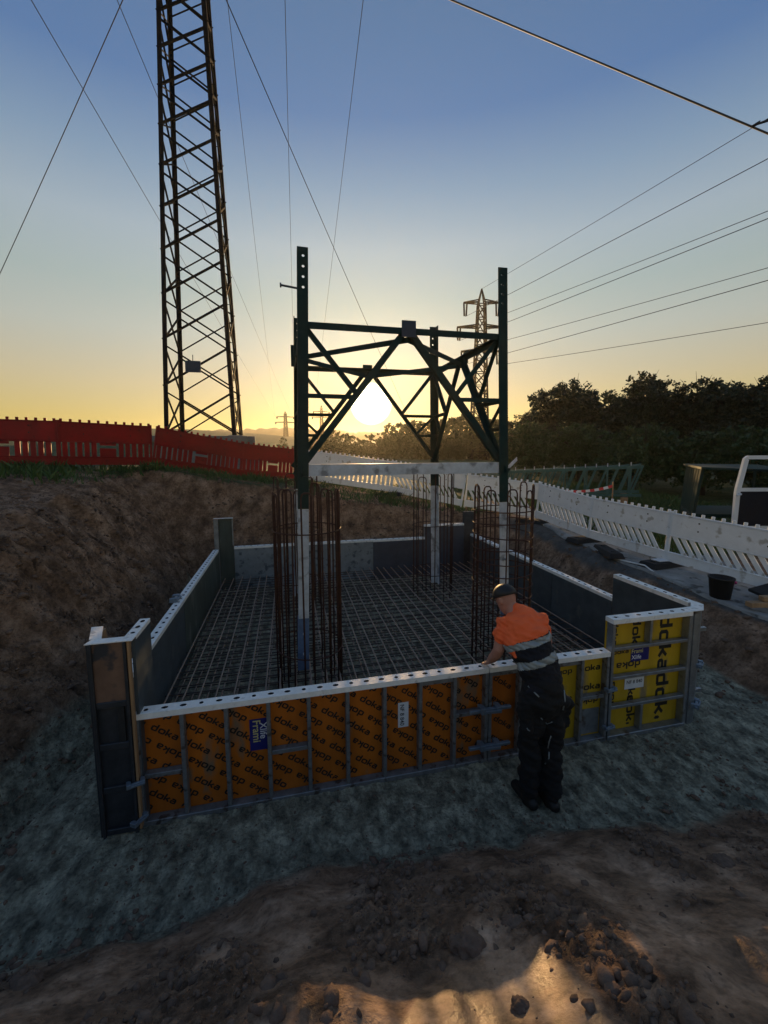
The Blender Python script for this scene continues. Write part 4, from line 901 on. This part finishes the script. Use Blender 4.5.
def proto(seed, h, rad, n_lobes, count, size, m_):
    r_ = random.Random(seed); lobes = []
    for k in range(n_lobes):
        a = 2*math.pi*k/n_lobes+r_.uniform(-.4, .4); q = rad*r_.uniform(.30, .62); z = h*r_.uniform(.38, .80)
        lobes.append((q*math.cos(a), q*math.sin(a), z, rad*r_.uniform(.34, .52), r_.uniform(.75, 1.0)))
    lobes.append((r_.uniform(-.3, .3), r_.uniform(-.3, .3), h*.84, rad*.40, .9)); lobes.append((0, 0, h*.55, rad*.6, .9))
    return leaf_mesh('crown', lobes, count, size, m_, seed), trunk_mesh(h, rad*.06+.06, lobes, seed)
protos = [proto(3, 6.4, 2.8, 7, 15000, .21, M['leaf2']), proto(5, 6.8, 2.5, 8, 15000, .20, M['leaf2']), proto(8, 5.6, 2.7, 6, 14000, .21, M['leaf']), proto(13, 3.4, 2.5, 6, 13000, .19, M['leaf3'])]
def tree(label, loc, pi, sc, rz, szk=1.0, name='broadleaf_tree', cat='tree', group='trees beyond the right barriers'):
    t_ = thing(name, label, cat, (loc[0], loc[1], hz(loc[0], loc[1])-.05), rz, group); t_.scale = (sc, sc, sc*szk)
    link('trunk', protos[pi][1], t_); link('crown', protos[pi][0], t_)
def px_tree(px, depth): p = at(px, 470, depth); return (p[0], p[1])
tree('dark tree with a rounded top right of the green frame', px_tree(572, 27), 0, 1.0, .3, .98)
tree('lower dark tree at the left end of the right wood', px_tree(537, 31), 1, .86, 1.9, .85)
tree('tall open-crowned tree behind the lattice section', px_tree(640, 25), 1, .98, .9, .98)
tree('tall dark tree above the green open frame', px_tree(694, 24), 0, .92, 2.6, 1.03)
tree('dark tree behind the van at the right edge', px_tree(760, 22), 1, .88, 4.0, .98)
tree('dark tree in the second row between the two tallest crowns', px_tree(725, 29), 2, 1.25, 5.0, .95)
tree('dark tree in the second row behind the lattice section', px_tree(610, 33), 2, 1.25, .2, .9)
tree('dark tree partly hidden at the far right edge', px_tree(812, 24), 0, .95, 1.2, 1.0)
tree('bright green bush directly behind the right half of the lattice section', px_tree(632, 19.5), 3, .82, 0, 1.0, 'bush', 'bush')
tree('olive green bush behind the left end of the lattice section', px_tree(528, 25), 3, .95, 2.2, .95, 'bush', 'bush')
tree('dark bush behind the green open frame', px_tree(702, 18.5), 3, .80, 1.1, .95, 'bush', 'bush')
tree('dark bush behind the open van door', px_tree(770, 17), 3, .80, 3.9, 1.0, 'bush', 'bush')
tree('dark bush filling the gap below the rounded tree', px_tree(580, 23), 3, .9, 5.1, .95, 'bush', 'bush')
# far wood seen hazily under the sun
fp = leaf_mesh('far', [(0, 0, 5.2, 3.3, .95), (1.6, .5, 3.6, 2.6, .9), (-1.8, -.3, 3.4, 2.7, .9), (.2, 1.4, 7.2, 2.0, 1.0), (0, 0, 2.0, 3.0, .7)], 1500, .75, M['forestleaf'], 77)
fv = np.empty(len(fp.vertices)*3, np.float32); fp.vertices.foreach_get('co', fv); fv = fv.reshape(-1, 3); bpy.data.meshes.remove(fp)
allv = []
r_ = np.random.default_rng(5)
def topline(px): return np.interp(px, [250, 300, 322, 345, 362, 380, 400, 425, 450, 480, 520, 560, 640, 760], [444, 440, 434, 430, 436, 430, 421, 418, 416, 414, 420, 426, 430, 430])
for row, (d0, dn_) in enumerate(((64, 46), (78, 46), (95, 50))):
    for i in range(dn_):
        px = 318+row*(-18)+(800-318)*(i+r_.random())/dn_; dep = d0*r_.uniform(.9, 1.12)
        ty = topline(px)+r_.uniform(-3, 9); p = at(px, ty, dep); g = hz(p[0], p[1]); s_ = max(.35, (p[2]-g)/9.2)
        a = r_.uniform(0, 6.28); c_, s2 = math.cos(a), math.sin(a); q = fv*np.array([s_*r_.uniform(.8, 1.2)*.9, s_*.9, s_])
        allv.append(np.stack([q[:, 0]*c_-q[:, 1]*s2+p[0], q[:, 0]*s2+q[:, 1]*c_+p[1], q[:, 2]+g-.2], -1))
allv = np.concatenate(allv)
tag(link('far_wood', np_mesh('far_wood', allv, np.arange(len(allv)).reshape(-1, 4), M['forestleaf'])), 'hazy far wood along the horizon under the sun', 'wood', kind='stuff')

# ------------------------------------------------------------------ grass, clods
def scatter_grass(n_, x0, x1, y0, y1, keep, h0, h1, seed, label, cname='grass'):
    r_ = np.random.default_rng(seed); x = r_.uniform(x0, x1, n_); y = r_.uniform(y0, y1, n_)
    k = keep(x, y) > r_.random(n_); x = x[k]; y = y[k]; n_ = len(x); z = height(x, y)-.01
    a = r_.uniform(0, 2*math.pi, n_); h = r_.uniform(h0, h1, n_)*(.6+.8*vnoise(x*2, y*2, 3)); w = .008+.012*r_.random(n_); lean = r_.normal(0, .35, (n_, 2))*h[:, None]
    dx, dy = np.cos(a)*w, np.sin(a)*w
    v = np.stack([np.stack([x-dx, y-dy, z], -1), np.stack([x+dx, y+dy, z], -1), np.stack([x+dx*.6+lean[:, 0]*.45, y+dy*.6+lean[:, 1]*.45, z+h*.6], -1), np.stack([x+lean[:, 0], y+lean[:, 1], z+h], -1)], 1).reshape(-1, 3)
    tag(link(cname, np_mesh('grass', v, np.arange(len(v)).reshape(-1, 4), M['grass'])), label, 'grass', kind='stuff')
scatter_grass(42000, -9, .8, 8.6, 13.6, lambda x, y: np.clip(1-np.abs(y-(10.0+np.interp(x, [-9, -4.6, -1.2, 1], [-.6, -.3, 1.8, 2.9]))-.0)/1.5, 0, 1)*sm((pit(x, y)-.88)/.08)*(.25+.75*sm(fbm(x*1.2, y*1.2, 4, 3)*2+.4)), .06, .22, 1, 'green grass along the foot of the red barriers')
scatter_grass(30000, 6.6, 16, 6.5, 19, lambda x, y: sm((x-6.75)/.5)*(.4+.6*sm(fbm(x*.8, y*.8, 6, 3)*2+.5)), .08, .28, 2, 'green grass behind the right white barriers')
scatter_grass(14000, .2, 6, 10.3, 15, lambda x, y: sm((pit(x, y)-.93)/.05)*(.2+.8*sm(fbm(x*1.5, y*1.5, 7, 3)*2)), .05, .20, 3, 'sparse sunlit grass along the back edge of the pit')

ico = bmesh.new(); bmesh.ops.create_icosphere(ico, subdivisions=1, radius=1); iv = np.array([v.co[:] for v in ico.verts]); ifc = np.array([[v.index for v in f.verts] for f in ico.faces]); ico.free()
ico2 = bmesh.new(); bmesh.ops.create_icosphere(ico2, subdivisions=4, radius=1); iv2 = np.array([v.co[:] for v in ico2.verts]); if2 = np.array([[v.index for v in f.verts] for f in ico2.faces]); ico2.free()
def clods(n_, xr, yr, prob, s0, s1, seed, label):
    r_ = np.random.default_rng(seed); x = r_.uniform(*xr, n_); y = r_.uniform(*yr, n_); k = prob(x, y) > r_.random(n_); x = x[k]; y = y[k]; n_ = len(x)
    s_ = s0*(s1/s0)**(r_.random(n_)**2.6); z = height(x, y)+s_*.05
    q = iv[None]*(1+r_.normal(0, .26, (n_, len(iv), 1)))*(s_[:, None]*r_.uniform(.65, 1.25, (n_, 3)))[:, None, :]*np.array([1, 1, .62])
    a = r_.uniform(0, 6.28, n_); c_, s2 = np.cos(a)[:, None], np.sin(a)[:, None]
    v = np.stack([q[..., 0]*c_-q[..., 1]*s2+x[:, None], q[..., 0]*s2+q[..., 1]*c_+y[:, None], q[..., 2]+z[:, None]], -1).reshape(-1, 3)
    f = (ifc[None]+(np.arange(n_)*len(iv))[:, None, None]).reshape(-1, 3)
    tag(link('soil_clods', np_mesh('soil_clods', v, f, M['clod'])), label, 'soil clods', kind='stuff')
def front_prob(x, y):
    c_ = (1-.9*wetness(x, y))* np.clip(fbm(x*1.7+3, y*1.7, 43, 3)*2.2+.1, 0, 1); return np.clip(.03+.9*c_**1.2, 0, 1)*sm((2.62-y)/.12)
clods(15000, (-2.2, 4.6), (.75, 2.65), front_prob, .004, .034, 12, 'loose dark clods strewn over the foreground dirt')
clods(2600, (-5.2, -2.2), (2.6, 10), lambda x, y: .25+.6*sm(fbm(x*1.2, y*1.2, 15, 3)*2), .012, .07, 14, 'clods caught on the left face of the pit')
clods(1800, (4.6, 6.2), (2.2, 8.5), lambda x, y: .3+.5*sm(fbm(x*1.4, y*1.4, 16, 3)*2)*sm((x-4.9)/.3), .010, .055, 15, 'clods on the bank below the path on the right')
clods(16000, (-2.4, 5.2), (2.3, 9.0), lambda x, y: (.25+.75*sm(fbm(x*2.1, y*2.1, 17, 3)*2))*(1-((x > -1.3) & (x < 4.1) & (y > 3.3) & (y < 8.9))), .004, .018, 16, 'fine grit scattered on the grey pit floor')
clods(7000, (-4.6, -2.0), (2.8, 9.6), lambda x, y: .5+.5*sm(fbm(x*1.9, y*1.9, 18, 3)*2), .008, .038, 17, 'crumbs of earth on the left cut face')
clods(4000, (-2.5, 5.0), (9.2, 11.0), lambda x, y: .5+.5*sm(fbm(x*1.9, y*1.9, 19, 3)*2), .012, .05, 18, 'crumbs of earth on the back cut face')
def rock(label, x, y, s_, seed, m_='clod'):
    d = iv2.copy(); k = 1+.55*fbm(d[:, 0]*1.6+d[:, 2]*1.1+seed, d[:, 1]*1.6-d[:, 2]*.9, seed, 5, .62)+.10*fbm(d[:, 0]*5+d[:, 2]*4, d[:, 1]*5+d[:, 2]*3, seed+9, 4, .7)
    k = k+.12*np.floor(3*vnoise(d[:, 0]*2+seed, d[:, 1]*2+d[:, 2]*2, seed+3))/3
    v = d*k[:, None]*np.array(s_); me = np_mesh('clod', v, if2, M[m_], False); o = link('soil_clod', me); tag(o, label, 'soil clod', 'large clods in the foreground'); o.location = (x, y, hz(x, y)+s_[2]*.05)
def gpx(px, py):       # walk a pixel ray down to the ground
    d = RM.T @ np.array([(px-CX)/F_PX, (py-CY)/F_PX, 1.0]); s_ = np.linspace(.8, 9, 2500); p = EYE+d[None]*s_[:, None]; h = height(p[:, 0], p[:, 1]); i = int(np.argmax(p[:, 2] < h)); return p[i]
for lab, px, py, s_ in (('largest lumpy clod in the middle of the foreground dirt', 468, 948, (.075, .06, .05)), ('pale flat clod just right of the largest one', 512, 925, (.06, .04, .022)), ('dark clod at the lower left of the foreground', 28, 985, (.06, .05, .04)),
        ('clod at the bottom edge near the sunlit patch', 520, 1008, (.035, .03, .022)), ('clod on the far right of the foreground dirt', 722, 862, (.08, .05, .035))):
    p = gpx(px, py); rock(lab, p[0], p[1], s_, int(px))

# ------------------------------------------------------------------ worker
FW = Vector((-.22, .975, 0)).normalized(); RT = Vector((FW.y, -FW.x, 0)); UP = Vector((0, 0, 1))
def loft(mb, rings, n_=18, side=RT):
    """rings: (centre, half width along side, half depth)"""
    c = [Vector(r[0]) for r in rings]; b0 = len(mb.v)
    rr_ = [(c[0]-(c[1]-c[0]).normalized()*min(rings[0][1], rings[0][2])*.5, rings[0][1]*.55, rings[0][2]*.55)]+[(c[i], rings[i][1], rings[i][2]) for i in range(len(c))]+[(c[-1]+(c[-1]-c[-2]).normalized()*min(rings[-1][1], rings[-1][2])*.5, rings[-1][1]*.55, rings[-1][2]*.55)]
    for i, (p, a, d) in enumerate(rr_):
        t0 = (rr_[min(i+1, len(rr_)-1)][0]-rr_[max(i-1, 0)][0]).normalized(); u = (side-t0*side.dot(t0)).normalized(); w = t0.cross(u)
        for k in range(n_):
            q = 2*math.pi*k/n_; mb.v.append(tuple(p+u*a*math.cos(q)+w*d*math.sin(q)))
    for i in range(len(rr_)-1):
        for k in range(n_): mb.f.append((b0+i*n_+k, b0+i*n_+(k+1) % n_, b0+(i+1)*n_+(k+1) % n_, b0+(i+1)*n_+k)); mb.mi.append(0)
    mb.f.append(tuple(b0+k for k in range(n_))[::-1]); mb.mi.append(0); e = b0+(len(rr_)-1)*n_; mb.f.append(tuple(e+k for k in range(n_))); mb.mi.append(0)
def fuse(mb, vox, it, wr=0.0, wf=9.0, seed=1):
    o = mb.build('tmp', M['skin']); r_ = o.modifiers.new('r', 'REMESH'); r_.mode = 'VOXEL'; r_.voxel_size = vox; sm_ = o.modifiers.new('s', 'SMOOTH'); sm_.factor = .5; sm_.iterations = it
    dg = bpy.context.evaluated_depsgraph_get(); me = bpy.data.meshes.new_from_object(o.evaluated_get(dg)); bpy.data.objects.remove(o)
    me.materials.clear(); me.polygons.foreach_set('use_smooth', [True]*len(me.polygons))
    if wr:
        n_ = len(me.vertices); co = np.empty(n_*3, np.float32); me.vertices.foreach_get('co', co); co = co.reshape(-1, 3); no = np.array([v.normal[:] for v in me.vertices])
        d = fbm(co[:, 0]*wf+co[:, 2]*wf*.6, co[:, 1]*wf+co[:, 2]*wf*1.3, seed, 3)*wr+(np.abs(fbm(co[:, 0]*wf*.6+co[:, 2]*wf*1.5, co[:, 1]*wf*.6-co[:, 2]*wf*1.1, seed+5, 2))-.3)*wr
        me.vertices.foreach_set('co', (co+no*d[:, None]).astype(np.float32).ravel()); me.update()
    return me
V3 = lambda *a: Vector(a)
worker = thing('person', 'worker in an orange hi-vis shirt and black trousers leaning on the front formwork', 'person', (1.92, 2.74, 0))
WO = Vector((1.92, 2.74, 0))
torso = [(V3(1.940, 2.760, 0.900), .165, .125), (V3(1.935, 2.775, 0.980), .162, .122), (V3(1.928, 2.798, 1.067), .150, .110), (V3(1.900, 2.859, 1.212), .165, .118), (V3(1.866, 2.925, 1.347), .190, .126), (V3(1.841, 2.974, 1.434), .180, .105), (V3(1.823, 3.005, 1.482), .125, .085)]
neck = [(V3(1.823, 3.003, 1.463), .075, .070), (V3(1.799, 3.052, 1.540), .058, .062), (V3(1.786, 3.086, 1.578), .058, .062)]
hax = (FW*.45+UP*.9).normalized(); hfw = (FW-hax*FW.dot(hax)).normalized(); HC = V3(1.775, 3.105, 1.600)
head = [(HC+hax*z+hfw*y, a, d) for z, y, a, d in ((-.105, .035, .040, .045), (-.075, .022, .058, .070), (-.03, .008, .070, .088), (.02, 0, .076, .096), (.065, -.004, .070, .090), (.10, -.004, .048, .064))]
AL = [(V3(1.715, 2.995, 1.439), .058, .058), (V3(1.686, 2.990, 1.356), .052, .054), (V3(1.649, 2.972, 1.226), .044, .046), (V3(1.647, 3.005, 1.170), .044, .044), (V3(1.655, 3.08, 1.10), .041, .040), (V3(1.675, 3.165, 1.025), .030, .026)]
AR = [(V3(2.000, 2.950, 1.446), .058, .058), (V3(2.046, 2.970, 1.366), .052, .054), (V3(2.110, 2.992, 1.236), .044, .046), (V3(2.117, 3.015, 1.180), .044, .044), (V3(2.075, 3.09, 1.10), .041, .040), (V3(2.035, 3.165, 1.025), .030, .026)]
LL = [(V3(1.855, 2.77, .90), .088, .095), (V3(1.85, 2.785, .72), .078, .082), (V3(1.848, 2.80, .50), .058, .062), (V3(1.840, 2.775, .34), .056, .060), (V3(1.825, 2.745, .12), .038, .042)]
LR = [(V3(2.025, 2.755, .90), .088, .095), (V3(2.03, 2.765, .72), .078, .082), (V3(2.025, 2.765, .50), .058, .062), (V3(2.01, 2.73, .34), .056, .060), (V3(1.985, 2.69, .12), .038, .042)]
def hand(mb, wrist, tip, s):
    d = (tip-wrist).normalized(); sd = (RT-d*RT.dot(d)).normalized(); nn = sd.cross(d).normalized(); nn = nn if nn.z > 0 else -nn
    loft(mb, [(wrist-d*.03, .029, .022), (wrist+d*.02, .034, .018), (wrist+d*.06, .041, .016), (wrist+d*.088, .040, .014)], 14, sd)
    for k, ln in enumerate((.070, .078, .073, .058)):
        b_ = wrist+d*.085+sd*(-.030+.020*k)*s; fd = (FW+UP*.02).normalized()
        p1 = b_+d*ln*.35+FW*ln*.15; p2 = p1+FW*ln*.42-UP*ln*.10; p3 = p2+FW*ln*.20-UP*ln*.36
        mb.tube([b_-d*.02, b_, p1, p2, p3], [.0095, .0095, .009, .0082, .007], 8)
    b_ = wrist+d*.03+sd*-.032*s; mb.tube([b_+sd*.015*s, b_-sd*.012*s+d*.015, b_-sd*.030*s+d*.045, b_-sd*.026*s+d*.070-UP*.006], [.012, .0115, .010, .008], 8)
mb = MB()
thin = lambda rs: [(c_, a-.024, d-.024) for c_, a, d in rs]
for r_ in (thin(torso), neck, head, AL, AR, thin(LL[:-1])+LL[-1:], thin(LR[:-1])+LR[-1:]): loft(mb, r_)
hand(mb, V3(1.675, 3.165, 1.02), V3(1.70, 3.255, .955), -1); hand(mb, V3(2.035, 3.165, 1.02), V3(2.02, 3.255, .955), 1)
for lg, d_ in ((LL, V3(-.10, .99, 0)), (LR, V3(-.02, 1, 0))):
    a_ = lg[-1][0]; loft(mb, [(a_-d_*.05-UP*.06, .034, .036), (a_+d_*.02-UP*.06, .040, .042), (a_+d_*.10-UP*.075, .044, .030), (a_+d_*.17-UP*.082, .036, .022)], 14)
# nose, brow, ears
loft(mb, [(HC+hfw*.088+hax*.02, .010, .010), (HC+hfw*.108-hax*.018, .014, .013)], 10); loft(mb, [(HC+hfw*.082+hax*.035-RT*.035, .012, .010), (HC+hfw*.084+hax*.035+RT*.035, .012, .010)], 8, UP)
loft(mb, [(HC+hfw*.078-hax*.055-RT*.018, .007, .008), (HC+hfw*.078-hax*.055+RT*.018, .007, .008)], 8, UP)
for s_ in (-1, 1): loft(mb, [(HC+RT*s_*.075-hfw*.012-hax*.03, .012, .018), (HC+RT*s_*.080-hfw*.016+hax*.012, .013, .022)], 10, RT)
bme = fuse(mb, .0072, 3); bme.materials.append(M['skin'])
def shift(me): me.transform(Matrix.Translation(-WO)); return me
link('body', shift(bme), worker)
# eyes
for s_ in (-1, 1):
    e = MB(); p = HC+hfw*.083+hax*.012+RT*s_*.032-WO; e.tube([p-hfw*.006, p+hfw*.004], [.012, .008], 10); e.build('eye', M['whiteink'], worker, True)
# shirt
mb = MB(); g_ = .018
loft(mb, [(c_+Vector((0, 0, 0)), a+g_, d+g_) for c_, a, d in torso[1:]]+[(V3(1.812, 3.022, 1.512), .088, .086)])
tor_only = fuse(mb, .0055, 9, .024, 9, 3)
for A_ in (AL, AR): loft(mb, [(A_[0][0]+(V3(1.841, 2.974, 1.434)-A_[0][0])*.25, .080, .083), (A_[0][0], .076, .078), (A_[1][0], .072, .074), (A_[1][0].lerp(A_[2][0], .30), .064, .068)])
sme = fuse(mb, .009, 4, .024, 9, 3)
ax = (V3(1.852, 2.925, 1.45)-V3(1.93, 2.79, 1.07)).normalized(); side_l = RT
def tpar(c_): return (c_-V3(1.93, 2.79, 1.07)).dot(ax)
sme.materials.append(M['hiviz']); sme.materials.append(M['navy'])
for p in sme.polygons:
    c_ = Vector(p.center); lat = (c_-V3(1.89, 2.86, 1.3)).dot(RT)
    p.material_index = 1 if (tpar(c_) < .300 and abs(lat+.02*0) < .185+(.05 if tpar(c_) < .15 else 0)) else 0
link('shirt', shift(sme), worker)
def band(me, t0, t1):
    keep = [p for p in me.polygons if t0 < tpar(Vector(p.center)) < t1]; ids = sorted({i for p in keep for i in p.vertices}); mp_ = {i: k for k, i in enumerate(ids)}
    mb = MB(); mb.add([me.vertices[i].co+me.vertices[i].normal*.007-WO for i in ids], [tuple(mp_[i] for i in p.vertices) for p in keep]); return mb.build('reflective_band', M['reflect'], worker, True)
band(tor_only, .245, .297); band(tor_only, .095, .150)
# trousers
mb = MB()
loft(mb, [(V3(1.937, 2.765, .80), .175, .130), (V3(1.94, 2.762, .90), .192, .150), (V3(1.935, 2.775, 1.00), .182, .142), (V3(1.93, 2.785, 1.04), .172, .130)])
for lg, ox in ((LL, 0), (LR, 0)):
    c_ = [r_[0] for r_ in lg]; loft(mb, [(c_[0], .108, .118), (c_[1], .100, .106), (c_[2], .082, .088), (c_[3], .082, .088), (c_[3].lerp(c_[4], .6), .078, .085), (c_[4]+V3(0, .0, -.01), .076, .086)])
for px_, z_ in ((1.765, .80), (2.115, .78)):      # bulging side pockets
    loft(mb, [(V3(px_, 2.74, z_+.10), .045, .06), (V3(px_, 2.735, z_), .055, .075), (V3(px_, 2.735, z_-.12), .045, .065)])
tme = fuse(mb, .009, 4, .030, 7, 8); tme.materials.append(M['trousers'])
from mathutils.bvhtree import BVHTree
bv = BVHTree.FromPolygons([v.co[:] for v in tme.vertices], [tuple(p.vertices) for p in tme.polygons])
def hit(px, py):
    d = Vector(RM.T @ np.array([(px-CX)/F_PX, (py-CY)/F_PX, 1.0])).normalized(); h = bv.ray_cast(Vector(EYE), d); return h[0]-d*.004 if h[0] else None
trims = [((528, 686), (534, 692), (539, 697), .005), ((541, 718), (547, 724), (552, 722), .004), ((551, 736), (549, 742), (548, 748), .005), ((549, 752), (549, 758), (545, 764), .005), ((564, 690), (565, 700), (563, 710), .006), ((527, 728), (528, 730), (530, 731), .004)]
trm = [[hit(*q) for q in tr_[:3]]+[tr_[3]] for tr_ in trims]
link('trousers', shift(tme), worker)
for a_, b_, c_, r_ in trm:
    if a_ and b_ and c_:
        mb = MB(); mb.tube([a_-WO, b_-WO, c_-WO], r_, 6); mb.build('pocket_trim', M['reflect'], worker, True)
# boots
for lg, d_ in ((LL, V3(-.10, .99, 0).normalized()), (LR, V3(-.02, 1, 0).normalized())):
    a_ = lg[-1][0]; mb = MB(); sd = V3(d_.y, -d_.x, 0)
    loft(mb, [(V3(a_.x, a_.y, .02), .052, .058), (V3(a_.x, a_.y, .09), .054, .060), (V3(a_.x, a_.y, .17), .052, .056)], 16, sd)
    loft(mb, [(V3(a_.x, a_.y, .045)-d_*.07, .042, .044), (V3(a_.x, a_.y, .05)+d_*.02, .050, .050), (V3(a_.x, a_.y, .046)+d_*.11, .052, .044), (V3(a_.x, a_.y, .036)+d_*.185, .042, .034)], 16, sd)
    me = fuse(mb, .008, 3); me.materials.append(M['boot']); link('boot', shift(me), worker)
# cap with a short peak
mb = MB(); n_ = 20
for j in range(7):
    q = j/6*math.pi/2*.98; rr0 = math.cos(q); zz = math.sin(q)*.100
    for k in range(n_):
        a_ = 2*math.pi*k/n_; p = HC+hax*(.022+zz)+RT*math.cos(a_)*.090*rr0+hfw*(math.sin(a_)*.111*rr0-.002)-WO; mb.v.append(tuple(p))
for j in range(6):
    for k in range(n_): mb.f.append((j*n_+k, j*n_+(k+1) % n_, (j+1)*n_+(k+1) % n_, (j+1)*n_+k)); mb.mi.append(0)
mb.f.append(tuple(6*n_+k for k in range(n_))); mb.mi.append(0)
cap = mb.build('cap', M['cap'], worker, True); so_ = cap.modifiers.new('t', 'SOLIDIFY'); so_.thickness = .006; so_.offset = 1
mb = MB(); pts = []
for k in range(9):
    a_ = math.pi*(.12+.76*k/8); pts.append((math.cos(a_)*.088, math.sin(a_)*.108, math.cos(a_)*.078, math.sin(a_)*.108+.062*math.sin(a_)))
v = [tuple(HC+hax*.028+RT*a+hfw*b_-WO) for a, b_, c_, d in pts]+[tuple(HC+hax*.016+RT*c_+hfw*d-WO) for a, b_, c_, d in pts]
mb.add(v, [(i, i+1, 10+i, 9+i) for i in range(8)]); pk = mb.build('peak', M['cap'], cap, True); so_ = pk.modifiers.new('t', 'SOLIDIFY'); so_.thickness = .005

# ------------------------------------------------------------------ evening haze
hb = MB(); hb.box((-1250, -420, -12), (1250, 1500, 46)); hm_ = bpy.data.materials.new('haze'); hm_.use_nodes = True; t = hm_.node_tree; t.nodes.clear()
o_ = t.nodes.new('ShaderNodeOutputMaterial'); pv = t.nodes.new('ShaderNodeVolumePrincipled'); pv.inputs['Color'].default_value = (.95, .88, .74, 1); pv.inputs['Density'].default_value = .00034; pv.inputs['Anisotropy'].default_value = .70
t.links.new(pv.outputs[0], o_.inputs['Volume']); tag(hb.build('haze', hm_), 'thin golden evening haze', 'haze', kind='stuff')
